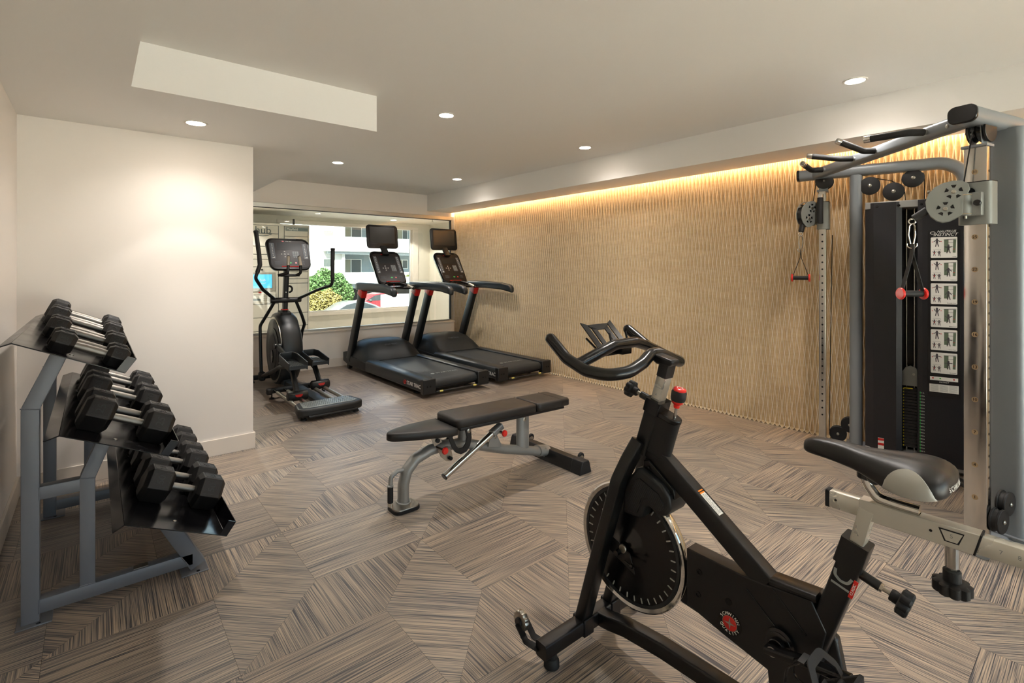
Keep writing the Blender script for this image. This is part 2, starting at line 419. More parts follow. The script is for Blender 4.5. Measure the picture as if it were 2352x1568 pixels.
# LED strip hidden behind the soffit lip
mat('led_glow', 'ffd9a0', .5, emit=26, ecol='ffd3a2')
tag(MB().box2((4.456, YB+.02, 2.335), (4.476, YW-.02, 2.34)).build('led_strip_light', 'led_glow', smooth=0), 'warm glowing strip light in the gap between soffit and carved wall', 'strip light')
struct('trim_2', MB().box2((4.43, YB-.05, 2.34), (XW+.01, YW, 2.36)), 'ceiling_paint', smooth=0)
# ================================================================== LOBBY AND STREET beyond the inner window
YO, LX = 8.45, 4.95
lob = MB().box2((-1.3, YO, -.002), (2.25, YO+.2, 2.4)).box2((2.25, YO, -.002), (4.62, YO+.2, .60)).box2((2.25, YO, 2.12), (4.62, YO+.2, 2.4)).box2((4.62, YO, -.002), (LX+.2, YO+.2, 2.4))
struct('wall_lobby_front', lob, 'lobby_paint', smooth=0)
struct('wall_lobby_right', MB().box2((LX, YW+.14, -.002), (LX+.2, YO, 2.4)), 'lobby_paint', smooth=0)
struct('wall_lobby_left', MB().box2((-1.4, YW+.14, -.002), (-1.3, YO, 2.4)), 'lobby_paint', smooth=0)
struct('floor_lobby', MB().box2((-1.4, YW+.12, -.2), (LX+.2, YO+.2, 0)), 'wall_paint', smooth=0)
struct('ceiling_lobby', MB().box2((-1.4, YW+.14, 2.19), (LX+.2, YO, 2.4)), 'lobby_paint', smooth=0)
# outer window
of = MB().box2((2.2, YO-.03, .575), (4.70, YO+.02, .632)).box2((2.2, YO-.012, 2.075), (4.70, YO+.02, 2.13)).box2((4.585, YO-.012, .632), (4.70, YO+.02, 2.075)).box2((4.56, YO+.03, .60), (4.60, YO+.09, 2.12)).box2((2.25, YO+.03, 2.07), (4.6, YO+.09, 2.12)).box2((2.25, YO+.03, .60), (4.6, YO+.09, .65))
w2 = struct('window_2', of, 'trim_paint', bevel=.003)
MB().box2((2.25, YO+.05, .65), (4.56, YO+.056, 2.07)).build('pane', 'glass', w2, smooth=0)
# pale door in the lobby's right wall
dr = MB().box2((LX-.02, 7.25, 0), (LX, 8.25, 2.1))
d1 = struct('door_1', dr, 'trim_paint', bevel=.003)
MB().box2((LX-.03, 7.33, .02), (LX-.02, 8.17, 2.03)).build('door_leaf', 'lobby_paint', d1, bevel=.003)
# lobby lamps and sprinkler
for x, y, lb in ((3.95, 7.95, 'small round ceiling light in the lobby beyond the window, in front of the street window'), (1.1, 7.35, 'small round ceiling light in the lobby above the parcel locker')):
    t = thing('lobby_downlight', (x, y, 2.19), 0, lb, 'ceiling light', 'ceiling lights of the lobby')
    MB().lathe([(.06, -.001), (.06, -.006), (.045, -.006), (.045, -.002)], (0, 0, 0), (0, 0, 1), 20, True).build('trim_ring', 'lamp_trim', t)
    MB().lathe([(.045, -.002), (.045, -.005)], (0, 0, 0), (0, 0, 1), 20).build('diffuser', 'lamp_glow', t)
    ld = bpy.data.lights.new('lobby_beam', 'SPOT'); ld.energy = 30; ld.spot_size = R(140); ld.color = (1, .94, .85); ld.shadow_soft_size = .05
    lo = bpy.data.objects.new('lobby_beam', ld); COL.objects.link(lo); lo.parent = t; lo.location = (0, 0, -.03)
t = thing('sprinkler_head', (4.42, 7.45, 2.19), 0, 'small sprinkler head hanging from the lobby ceiling', 'sprinkler')
MB().lathe([(.03, 0), (.03, -.004), (.006, -.006), (.006, -.035)], (0, 0, 0), (0, 0, 1), 14).build('stem', 'zinc', t)
MB().lathe([(.022, -.04), (.022, -.043), (.004, -.045)], (0, 0, 0), (0, 0, 1), 14).build('deflector', 'zinc', t)
# parcel locker
mat('locker', 'cfc9be', .5, bump=.05, bscale=500)
mat('locker_gap', '4a5254', .6)
mat('locker_band', '5f6e70', .5)
mat('locker_ink', '3c4c50', .5)
mat('blue_screen', '3f97cf', .3, emit=.55, ecol='3f97cf')
mat('locker_dark', 'a29c90', .5)
YF = 7.75
lk = thing('parcel_locker', (0, YF, 0), 0, 'grey parcel locker bank with a blue touch screen, seen through the window', 'parcel locker')
MB().box2((.7, .012, 0), (2.475, .62, 2.0)).build('body', 'locker', lk, bevel=.004)
def locker_doors(x0, x1, zs):
    for a, b in zip(zs[:-1], zs[1:]):
        yield MB().box2((x0+.004, -.006, b+.004), (x1-.004, .014, a-.004))
rz = (1.905, 1.83, 1.65, 1.555-.247+.0, 1.20, 1.14, .70, .515, .33, .05)
zr = [1.97, 1.826, 1.645, 1.305, 1.202, 1.137, .70, .513, .30, .05]
zl_ = [1.97, 1.852, 1.668, 1.552, 1.485, 1.376, .848, .655, .462, .25, .05]
MB().box2((.7, .004, .04), (2.475, .013, 1.985)).build('backing', 'locker_gap', lk)
for i, m_ in enumerate(locker_doors(2.12, 2.455, zr)): m_.build('locker_door', 'locker', lk, bevel=.003)
MB().box2((2.458, -.004, 0), (2.475, .014, 2.0)).build('side_post', 'locker', lk)
MB().box2((2.045, -.006, 0), (2.115, .014, 1.97)).build('center_post', 'locker', lk)
MB().box2((.7, -.006, 1.972), (2.475, .014, 2.0)).build('top_rail', 'locker', lk)
for i, m_ in enumerate(locker_doors(1.55, 2.04, zl_)):
    if i == 5: continue
    m_.build('locker_door', 'locker', lk, bevel=.003)
for i, m_ in enumerate(locker_doors(1.2, 1.545, zr)): m_.build('locker_door', 'locker', lk, bevel=.003)
# terminal panel with screen and keypad
term = MB().box2((1.554, -.006, .852), (2.036, .014, 1.372)).build('terminal', 'locker', lk, bevel=.004)
MB().box2((1.60, -.012, 1.03), (2.0, -.004, 1.30)).build('screen_bezel', 'locker_dark', term, bevel=.006)
MB().box2((1.66, -.016, 1.075), (1.95, -.010, 1.27)).build('touch_screen', 'blue_screen', term)
text('screen_lettering', 'hub', .05, (1.83, -.018, 1.19), (1, 0, 0), (0, 0, 1), 'white_ink', term)
MB().tube([(1.79, -.0175, 1.150), (1.815, -.0175, 1.142), (1.845, -.0175, 1.142), (1.87, -.0175, 1.150)], .002, 6, fil=.02).build('smile_mark', 'white_ink', term)
MB().box2((1.60, -.02, .875), (2.0, -.004, 1.005)).build('keypad_shelf', 'locker', term, bevel=.008)
MB().box2((1.68, -.024, .90), (1.80, -.018, .925)).build('card_slot', 'locker_band', term)
MB().box2((1.70, -.023, .935), (1.77, -.018, .985)).build('card_label', 'label_white', term)
kp = MB()
for a in range(4):
    for b_ in range(4): kp.box((1.845 + a*.027, -.022, .903 + b_*.025), (.02, .005, .018))
kp.build('keypad', 'locker_dark', term, bevel=.001)
MB().cyl((1.82, -.004, 1.335), (1.82, -.02, 1.335), .014, 14).build('camera_eye', 'black_gloss', term)
MB().box2((1.775, -.010, 1.007), (1.815, -.004, 1.022)).build('red_mark', 'red', term)
text('lettering', 'hub', .145, (1.835, -.0075, 1.895), (1, 0, 0), (0, 0, 1), 'locker_ink', lk)
MB().tube([(1.72, -.0075, 1.845-.04+.045), (1.76, -.0075, 1.822+.005), (1.83, -.0075, 1.812+.002), (1.90, -.0075, 1.826), (1.935, -.0075, 1.846)], .0045, 6, fil=.06).build('smile_mark', 'locker_ink', lk)
MB().tube([(1.915, -.0075, 1.856), (1.945, -.0075, 1.857), (1.938, -.0075, 1.83)], .004, 6).build('smile_arrow', 'locker_ink', lk)
MB().box2((2.135, -.010, 1.905), (2.45, -.005, 1.955)).build('name_band', 'locker_band', lk)
text('band_lettering', 'Mayfield', .048, (2.15, -.0115, 1.929), (1, 0, 0), (0, 0, 1), 'white_ink', lk, align='LEFT')
t = tag(MB().cyl((2.31, YF+.2, 2.0), (2.31, YF+.2, 2.10), .016, 14, ch=.003).build('antenna', 'black_paint'), 'short black antenna standing on top of the parcel locker', 'antenna')
# ---- street
GZ = -1.78
mat('asphalt', '8b8a86', .9); mat('stucco_white', 'b4b5b2', .85, bump=.2, bscale=6); mat('stucco_blue', '7c878b', .85)
mat('terrace_white', 'e6e7e4', .9); mat('win_dark', '3a403e', .3); mat('curtain', '87836f', .8); mat('garage_dark', '2a3033', .8); mat('grass_g', '6f8a3c', .95)
struct('street_ground', MB().box2((-30, YO+.3, GZ-.2), (40, 60, GZ)), 'asphalt', smooth=0)
struct("terrace_wall", MB().box2((11.3, 24.0, GZ), (24, 24.2, .02)), "terrace_white", smooth=0)
# ================================================================== SPIN BIKE
def knob_mesh(c, axis, r, h, n=8):
    """star hand knob with lobes"""
    d, a, b = frame_for(axis); c = Vector(c); rs = []; K = n * 6
    for t, k in ((0, .82), (.12, 1), (.85, 1), (1, .86)):
        ring = []
        for i in range(K):
            th = 2*math.pi*i/K; rr = r * k * (1 - .11 * (0.5 - 0.5*math.cos(n*th)) ** 3 * 1.6)
            ring.append(c + d * (h * t) + (a*math.cos(th) + b*math.sin(th)) * rr)
        rs.append(ring)
    return MB().rings(rs)
def YZ(pts, x): return [(x, y, z) for y, z in pts]
def build_bike():
    t = thing('exercise_bike', (1.43, .7, 0), 0, 'black indoor cycling bike with chrome-rimmed flywheel in the right foreground', 'exercise bike')
    # front stabiliser
    m = MB().sweep([(-.285, .53, .076), (.285, .53, .076)], rrect(.05, .052, .008, 3))
    st = m.build('front_stabilizer', 'black_paint', t)
    MB().box((-.076, .53, .076), (.05, .058, .060)).build('bracket', 'black_paint', st, bevel=.003)
    MB().box((.076, .53, .076), (.05, .058, .060)).build('bracket', 'black_paint', st, bevel=.003)
    for sx in (-1, 1):
        MB().lathe([(.017, .05), (.019, .036), (.019, .03), (.026, .022), (.027, .003), (.024, 0)], (sx*.235, .53, 0)).build('rubber_foot', 'rubber', st)
        w = MB()
        for dx in (-.018, .018):
            w.sweep([(sx*.262 + dx, .545, .07), (sx*.285 + dx, .585, .085), (sx*.288 + dx, .625, .125)], rrect(.004, .026, .001, 1), up=(1, 0, 0))
        w.build('wheel_bracket', 'black_paint', st)
        c = Vector((sx*.288, .625, .128)); ring = []
        N = 60; rs = []
        for t_, k in ((-.011, .8), (-.009, .95), (-.004, 1), (.004, 1), (.009, .95), (.011, .8)):
            rs.append([c + Vector((t_, (.033*k)*(1 + .05*math.cos(12*2*math.pi*i/N))*math.cos(2*math.pi*i/N), (.033*k)*(1 + .05*math.cos(12*2*math.pi*i/N))*math.sin(2*math.pi*i/N))) for i in range(N)])
        tw = MB().rings(rs).build('transport_wheel', 'zinc', st)
        MB().cyl(c + Vector((-.02, 0, 0)), c + Vector((.02, 0, 0)), .015, 18, ch=.002).build('hub', 'black_paint', tw)
    # bottom bar and rear stabiliser
    MB().sweep([(0, .52, .076), (0, .47, .082), (0, .40, .098), (0, .25, .112), (0, -.1, .118), (0, -.40, .10), (0, -.60, .076)], rrect(.05, .05, .007, 3), fil=.15).build('bottom_bar', 'black_paint', t)
    r = MB().sweep([(-.26, -.62, .066), (.26, -.62, .066)], rrect(.05, .052, .008, 3)).build('rear_stabilizer', 'black_paint', t)
    for sx in (-1, 1): MB().lathe([(.017, .04), (.026, .022), (.027, .003), (.024, 0)], (sx*.235, -.62, 0)).build('rubber_foot', 'rubber', r)
    # fork legs
    for sx in (-1, 1):
        f = MB().sweep([(sx*.076, .53, .098), (sx*.076, .441, .405), (sx*.074, .402, .53), (sx*.068, .373, .64), (sx*.050, .345, .715), (sx*.026, .322, .775)], rrect(.040, .056, .007, 3), up=(1, 0, 0), fil=.12, fn=5)
        lg = f.build('fork_leg', 'black_paint', t)
        for y, z in ((.437, .53), (.447, .485)):
            MB().lathe([(.0065, 0), (.0065, .003), (.004, .005)], (sx*.0935 if sx > 0 else -.0965 + .001, y-.02, z), (sx, 0, 0), 12).build('bolt', 'zinc', lg)
    # head tube, collar, stem
    ax = Vector((0, -.052, .168)).normalized()
    fr = MB().sweep([(0, .325, .735), (0, .272, .905)], rrect(.060, .050, .006, 3), up=(1, 0, 0))
    # swap so the 60 mm side is across x
    hd = MB().sweep([(0, .325, .735), (0, .272, .905)], rrect(.048, .062, .006, 3), up=(1, 0, 0)).build('head_tube', 'black_paint', t)
    MB().sweep([(0, .2800, .878), (0, .2675, .921)], rrect(.058, .070, .006, 3), up=(1, 0, 0)).build('collar', 'black_gloss', hd)
    hp = MB().sweep([(0, .275, .90), (0, .243, 1.006)], rrect(.032, .042, .003, 2), up=(1, 0, 0)).build('handlebar_post', 'bare_steel', t)
    for k, s_ in ((0, '2'), (1, '4')):
        p = Vector((0, .272, .912)) + Vector((0, -.0305, .100)) * (.66 - .38*k)
        text('lettering', s_, .012, (-.0214, p.y, p.z), (0, -1, -.2), (0, -.3, 1), 'grey_ink', hp)
        MB().bar((-.0213, p.y+.014, p.z-.011), (-.0213, p.y-.012, p.z-.018), .0006, .0012).build('height_mark', 'grey_ink', hp)
    MB().sweep([(0, .2445, 1.000), (0, .2300, 1.052)], rrect(.036, .047, .004, 2), up=(1, 0, 0)).build('stem', 'black_paint', t)
    MB().prism([(.285, 1.075), (.285, 1.055), (.262, 1.040), (.215, 1.036), (.203, 1.046), (.203, 1.058)], (-.024, 0, 0), (0, 1, 0), (0, 0, 1), .048).build('stem_head', 'black_paint', t, bevel=.006)
    # handlebar: curved drop loop + cross bar
    left = [(-.215, .555, 1.108), (-.224, .47, 1.052), (-.224, .385, 1.024), (-.200, .315, 1.017), (-.140, .278, 1.026), (-.075, .274, 1.048), (-.030, .282, 1.066), (0, .287, 1.070)]
    full = left + [(-x, y, z) for x, y, z in left[-2::-1]]
    hb = MB().tube(full, .0195, 16, fil=.09, fn=6)
    for sx in (-1, 1): hb.sphere((sx*.215, .555, 1.108), .0193, 16, 8)
    hb.tube([(-.222, .425, 1.037), (-.12, .408, 1.072), (-.06, .405, 1.088), (.06, .405, 1.088), (.12, .408, 1.072), (.222, .425, 1.037)], .0190, 16, fil=.08)
    hbo = hb.build('handlebar', 'black_gloss', t)
    # device cradle on the cross bar
    cr = MB()
    def quadp(pts, th):   # thin solid plate through 4+ points
        P = [Vector(p) for p in pts]; n = (P[1]-P[0]).cross(P[2]-P[0]).normalized() * th / 2
        cr.rings([[p - n for p in P], [p + n for p in P]])
    o = Vector((0, .455, 1.072)); ex = Vector((1, 0, 0)); ey = Vector((0, .72, .69)).normalized(); ez = ex.cross(ey)
    def q(a, b, c=0): return o + ex*a + ey*b + ez*c
    quadp([q(-.082, -.01), q(-.055, -.01), q(-.055, .105), q(-.082, .118)], .004)
    quadp([q(.082, -.01), q(.055, -.01), q(.055, .105), q(.082, .118)], .004)
    quadp([q(-.055, .015), q(.055, .015), q(.055, .0), q(-.055, .0)], .004)
    quadp([q(-.055, .105), q(.055, .105), q(.04, .08), q(-.04, .08)], .004)
    quadp([q(-.045, .0), q(-.022, .0), q(-.022, .085), q(-.045, .095)], .004)
    quadp([q(.045, .0), q(.022, .0), q(.022, .085), q(.045, .095)], .004)
    cr.box2((-.086, .44, 1.045), (.086, .47, 1.062))
    for sx in (-.045, .045):
        cr.tube([(sx, .43, 1.06), (sx, .425, 1.085), (sx, .437, 1.125)], .004, 8, fil=.02)
        cr.tube([(sx*1.6, .46, 1.06), (sx*1.6, .52, 1.10)], .004, 8)
    cr.box((0, .42, 1.07), (.05, .05, .035))
    cr.build('device_cradle', 'black_gloss', t)
    # resistance housing and brake lever
    pr = [(-.026, -.03), (-.026, .018), (-.020, .032), (-.010, .040), (0, .043), (.010, .040), (.020, .032), (.026, .018), (.026, -.03)]
    a0, a1 = Vector((0, .268, .742)), Vector((0, .230, .868)); d = (a1-a0).normalized(); ey = Vector((0, -d.z, d.y))
    hsg = MB().rings([[a0 + Vector((x, 0, 0)) + ey*y for x, y in pr], [a1 + Vector((x, 0, 0)) + ey*y for x, y in pr]]).build('resistance_housing', 'black_paint', t, bevel=.002)
    MB().rings([[a1 - d*.006 + Vector((x*1.06, 0, 0)) + ey*y*1.04 for x, y in pr], [a1 + d*.012 + Vector((x*1.06, 0, 0)) + ey*y*1.04 for x, y in pr]]).build('housing_cap', 'black_gloss', hsg, bevel=.004)
    lv = Vector((0, -.19, .98)).normalized(); b0 = a1 + d*.010 + ey*.020
    lever = MB().cyl(b0, b0 + lv*.055, .0042, 14).build('brake_lever', 'chrome', t)
    MB().lathe([(.0085, 0), (.010, .004), (.010, .010), (.018, .017), (.0195, .024), (.0195, .0245)], b0 + lv*.035, lv, 24).build('knob_collar', 'bright_red', lever)
    MB().lathe([(.0215, 0), (.0235, .008), (.0235, .028), (.0215, .034)], b0 + lv*.0595, lv, 24).build('knob_grip', 'rubber', lever)
    MB().lathe([(.0212, 0), (.021, .004), (.017, .008), (.006, .0092), (0, .0095)], b0 + lv*.093, lv, 24).build('knob_cap', 'bright_red', lever)
    _, la, lb = frame_for(lv)
    kc = b0 + lv*.1022
    MB().tube([kc + (la*math.cos(R(an)) + lb*math.sin(R(an)))*.009 for an in range(20, 340, 20)], .0009, 6).build('turn_arrow', 'white_ink', lever)
    # front height knob
    kb = MB().cyl((0, .295, .912), (0, .335, .923), .012, 16).build('adjust_knob', 'black_paint', t)
    MB().cyl((0, .333, .922), (0, .352, .928), .007, 14).build('thread', 'zinc', kb)
    MB().cyl((0, .350, .927), (0, .372, .933), .014, 18, ch=.002).build('knob_neck', 'rubber', kb)
    knob_mesh((0, .368, .932), (0, .96, .27), .029, .022).build('knob_head', 'rubber', kb)
    # down tube, body, seat tube
    dt = MB().sweep([(0, .312, .762), (0, .262, .735), (0, .18, .678), (0, -.085, .487)], rrect(.058, .048, .006, 3), up=(1, 0, 0), fil=.05).build('down_tube', 'black_paint', t)
    # side labels on the down tube's upper face
    dd = (Vector((0, -.085, .487)) - Vector((0, .18, .678))).normalized(); nn = Vector((0, -dd.z, dd.y)) if -dd.z*0 + dd.y > 0 else Vector((0, dd.z, -dd.y))
    up_n = Vector((0, dd.z, -dd.y)); up_n = up_n if up_n.z > 0 else -up_n
    o_ = Vector((0, .18, .678)) + dd*.052 + up_n*.0292
    def lab(nm, s0, s1, mm, x0=-.012, x1=.012, e=.0004, par=dt):
        c_ = [o_ + dd*s0 + Vector((x0, 0, 0)), o_ + dd*s0 + Vector((x1, 0, 0)), o_ + dd*s1 + Vector((x1, 0, 0)), o_ + dd*s1 + Vector((x0, 0, 0))]
        return MB().rings([[p - up_n*.001 for p in c_], [p + up_n*e for p in c_]]).build(nm, mm, par, smooth=0)
    wl_ = lab('warning_label', .012, .085, 'label_white'); lab('warning_heading', 0, .012, 'orange_ink')
    text('lettering', 'WARNING', .006, o_ + dd*.006 + up_n*.0006, (1, 0, 0), -dd, 'black_paint', dt)
    ln = MB()
    for k in range(20):
        s_ = .016 + k*.0033; wv = .0095 if k % 4 else .006
        c_ = o_ + dd*s_ + up_n*.0006
        ln.box(c_ + Vector((wv-.0095, 0, 0)), (wv*2, .0009, .0009))
    ln.build('print_lines', 'grey_ink', wl_)
    bp_ = [(.150, .490), (-.02, .486), (-.085, .49), (-.20, .505), (-.235, .44), (-.205, .30), (-.175, .12), (-.105, .12), (-.092, .262), (.033, .288), (.150, .318)]
    bd = MB().prism(bp_, (-.026, 0, 0), (0, 1, 0), (0, 0, 1), .052).build('frame_body', 'black_paint', t, bevel=.003)
    for y, z in ((.107, .435), (.111, .366)):
        MB().lathe([(.009, 0), (.009, .002), (.005, .0024), (.005, .001)], (-.026, y, z), (-1, 0, 0), 14).build('bolt', 'black_gloss', bd)
    MB().lathe([(.010, 0), (.010, .0012)], (-.0262, .016, .392), (-1, 0, 0), 18).build('access_hole', 'black_gloss', bd)
    # embossed ribs
    MB().tube([(-.026, -.035, .455), (-.027, -.15, .36)], .002, 6).build('weld_seam', 'black_gloss', bd)
    MB().tube([(-.026, -.105, .49), (-.027, -.19, .41)], .002, 6).build('weld_seam', 'black_gloss', bd)
    # round badge
    bc = Vector((-.026, .012, .333))
    bg = MB().lathe([(.0335, 0), (.0335, .0016), (.032, .002)], bc, (-1, 0, 0), 36).build('badge', 'black_gloss', bd)
    MB().lathe([(.0205, .0018), (.0205, .0026)], bc, (-1, 0, 0), 32).build('badge_center', 'red', bg)
    MB().lathe([(.0215, .0018), (.0215, .0023)], bc, (-1, 0, 0), 32).build('badge_ring', 'chrome', bg)
    star = []
    for k in range(8):
        a_ = R(45*k); rr = .0185 if k % 2 == 0 else .0042
        star.append((rr*math.sin(a_), rr*math.cos(a_)))
    MB().prism(star, bc + Vector((-.0026, 0, 0)), (0, -1, 0), (0, 0, 1), .0006).build('badge_star', 'chrome', bg, smooth=0)
    def arc_text(s_, rad, a_mid, step, size, flip=False):
        n_ = len(s_)
        for i, ch in enumerate(s_):
            a_ = a_mid + (i - (n_-1)/2) * step * (-1 if flip else 1)
            e_out = Vector((0, -math.sin(R(a_)), math.cos(R(a_)))); e_t = Vector((0, -math.cos(R(a_)), -math.sin(R(a_))))
            if flip: e_out2, e_t2 = -e_out, -e_t
            else: e_out2, e_t2 = e_out, e_t
            text('lettering', ch, size, bc + e_out*rad + Vector((-.0022, 0, 0)), e_t2, e_out2, 'white_ink', bg)
    arc_text('SCHWINN', .0265, 0, 21, .0115)
    arc_text('QUALITY', .0265, 180, 21, .0115, True)
    # cross bar behind the down tube
    MB().sweep([(0, -.098, .503), (0, -.212, .512)], rrect(.058, .020, .008, 3)).build('lift_handle', 'black_gloss', t)
    # seat tube
    stb = MB().sweep([(0, -.292, .668), (0, -.255, .545), (0, -.195, .36), (0, -.16, .22)], rrect(.052, .046, .006, 3), up=(1, 0, 0), fil=.03).build('seat_tube', 'black_paint', t)
    MB().sweep([(0, -.2955, .690), (0, -.277, .625)], rrect(.060, .054, .005, 3), up=(1, 0, 0)).build('collar', 'black_paint', stb)
    sp = MB().sweep([(0, -.290, .66), (0, -.317, .775)], rrect(.030, .040, .003, 2), up=(1, 0, 0)).build('seat_post', 'bare_steel', t)
    # side lettering IC CLASSIC, reading up the tube
    sd_ = (Vector((0, -.255, .545)) - Vector((0, -.292, .668))).normalized(); o2 = Vector((-.0235, -.274, .590))
    eu = -sd_; er = Vector((0, eu.z, -eu.y)) * 1
    er = Vector((0, -eu.z, eu.y))            # towards the rear of the bike
    c2 = MB().rings([[o2 + er*a - eu*b + Vector((dx, 0, 0)) for a, b in ((.0165, -.016), (.026, -.016), (.026, .032), (.0165, .032))] for dx in (.001, -.0004)]).build('classic_label', 'bright_red', stb, smooth=0)
    text('lettering', 'CLASSIC', .0082, o2 + er*.0212 - eu*.008 + Vector((-.0007, 0, 0)), eu, -er, 'white_ink', c2)
    MB().sweep([o2 - er*.0245 - eu*.020 + Vector((-.0002, 0, 0)), o2 + er*.0155 - eu*.020 + Vector((-.0002, 0, 0))], rrect(.0012, .0052, 0), up=eu).build('logo_stroke', 'grey_ink', stb)
    MB().sweep([o2 - er*.0245 + eu*.016 + Vector((-.0002, 0, 0)), o2 - er*.0225 + eu*.000 + Vector((-.0002, 0, 0)), o2 - er*.008 - eu*.007 + Vector((-.0002, 0, 0)), o2 + er*.008 - eu*.004 + Vector((-.0002, 0, 0)), o2 + er*.0125 + eu*.013 + Vector((-.0002, 0, 0))], rrect(.0066, .0012, 0), up=(1, 0, 0), fil=.012).build('logo_stroke', 'grey_ink', stb)
    # seat height knob
    k2 = MB().cyl((0, -.295, .612), (0, -.340, .598), .0115, 16).build('adjust_knob', 'black_paint', t)
    MB().lathe([(.010, 0), (.010, .008)], (0, -.338, .5985), (0, -.95, -.3), 6).build('lock_nut', 'zinc', k2)
    MB().cyl((0, -.345, .596), (0, -.362, .591), .005, 12).build('thread', 'zinc', k2)
    MB().cyl((0, -.360, .591), (0, -.380, .585), .014, 18, ch=.002).build('knob_neck', 'rubber', k2)
    knob_mesh((0, -.376, .586), (0, -.95, -.3), .030, .024).build('knob_head', 'rubber', k2)
    # slider bar, sleeve, fore-aft knob
    sl = MB().sweep([(0, -.235, .774), (0, -.80, .774)], rrect(.030, .040, .003, 2)).build('seat_slider', 'bare_steel', t)
    MB().sweep([(0, -.229, .774), (0, -.238, .774)], rrect(.032, .042, .004, 2)).build('end_cap', 'rubber', sl)
    MB().prism([(-.302, .752), (-.302, .797), (-.520, .797), (-.508, .7555-.004), (-.500, .7555-.004), (-.418, .7515), (-.414, .752)], (-.018, 0, 0), (0, 1, 0), (0, 0, 1), .036).build('sleeve', 'brushed', sl, bevel=.0015)
    MB().sweep([(0, -.519, .797), (0, -.508, .752)], rrect(.038, .004, .001, 1)).build('sleeve_gasket', 'rubber', sl)
    win = MB().prism([(-.450, .789), (-.493, .789), (-.484, .764), (-.462, .764)], (-.0185, 0, 0), (0, -1, 0), (0, 0, 1), .001)
    win = MB().rings([[(-.0182, y, z) for y, z in ((-.450, .789), (-.493, .789), (-.484, .763), (-.460, .763))], [(-.0190, y, z) for y, z in ((-.450, .789), (-.493, .789), (-.484, .763), (-.460, .763))]]).build('window_rim', 'rubber', sl, smooth=0)
    MB().rings([[(-.0188, y, z) for y, z in ((-.454, .7865), (-.4905, .7865), (-.4815, .7655), (-.4625, .7655))], [(-.0194, y, z) for y, z in ((-.454, .7865), (-.4905, .7865), (-.4815, .7655), (-.4625, .7655))]]).build('scale_window', 'brushed', sl, smooth=0)
    text('lettering', '5', .012, (-.0196, -.472, .777), (0, -1, 0), (0, 0, 1), 'grey_ink', sl)
    for s_, y in (('7', -.548), ('8', -.575), ('9', -.60)): text('lettering', s_, .012, (-.0152, y, .774), (0, -1, 0), (0, 0, 1), 'grey_ink', sl)
    for y, x in ((-.252, -.0153), (-.437, -.0182), (-.625, -.0153)): MB().lathe([(.003, 0), (.003, .0006)], (x, y, .776), (-1, 0, 0), 12).build('bolt_hole', 'black_gloss', sl)
    k3 = MB().cyl((0, -.470, .752), (0, -.470, .705), .013, 16).build('slider_knob', 'chrome', t)
    MB().lathe([(.010, 0), (.010, .010)], (0, -.470, .698), (0, 0, 1), 6).build('lock_nut', 'zinc', k3)
    MB().cyl((0, -.470, .700), (0, -.470, .672), .016, 18, ch=.003).build('knob_neck', 'rubber', k3)
    knob_mesh((0, -.470, .674), (0, 0, -1), .035, .026, 9).build('knob_head', 'rubber', k3)
    # chrome L tube, clamp, saddle
    sup = MB().tube([(0, -.312, .865), (0, -.314, .835), (0, -.335, .806), (0, -.375, .8035), (0, -.415, .8035)], .0128, 16, fil=.03, fn=8).build('saddle_support', 'chrome_clean', t)
    MB().box2((-.010, -.415, .795), (.010, -.335, .800)).build('weld_plate', 'chrome', sup)
    cl = MB().cyl((0, -.312, .845), (0, -.312, .876), .019, 20, ch=.003)
    cl.cyl((-.026, -.333, .858), (.026, -.333, .858), .015, 18, ch=.003).box((0, -.325, .868), (.04, .035, .014))
    clo = cl.build('saddle_clamp', 'black_gloss', t)
    rl = MB()
    for sx in (-1, 1): rl.tube([(sx*.004, -.215, .892), (sx*.012, -.27, .877), (sx*.02, -.30, .868), (sx*.021, -.36, .868), (sx*.035, -.42, .886)], .0036, 8, fil=.02)
    rl.build('saddle_rails', 'black_gloss', clo)
    # saddle: lofted rings from nose to tail
    secs = [  # y, half width, top z, bottom z, side drop z
        (-.176, .010, .902, .884), (-.181, .020, .912, .876), (-.200, .026, .9185, .874), (-.235, .029, .921, .873), (-.270, .034, .921, .868),
        (-.300, .041, .918, .864), (-.330, .055, .919, .854), (-.360, .071, .922, .846), (-.395, .086, .926, .842), (-.425, .094, .927, .845),
        (-.448, .093, .924, .852), (-.466, .082, .915, .860), (-.476, .062, .903, .868)]
    rs = []; NR = 28
    for y, hw, zt, zb in secs:
        ring = []
        for k in range(NR):
            a_ = math.pi * 2 * k / NR; c_, s_ = math.cos(a_), math.sin(a_)
            x = hw * (abs(c_) ** .75) * (1 if c_ >= 0 else -1)
            if s_ >= 0:
                zm = zb + (zt - zb) * .42
                z = zm + (zt - zm) * (s_ ** .9) - .004 * math.exp(-(x/.012)**2) * (1 if hw > .05 else .3)
            else:
                zm = zb + (zt - zb) * .42
                z = zm + (zm - zb) * (-(abs(s_) ** .55)) * (0.25 + .75*abs(c_)**.3 if hw > .04 else 1)
            ring.append((x, y, z))
        rs.append(ring)
    sdl = MB().rings(rs).build('saddle', 'saddle_black', t, smooth=60, sub=1)
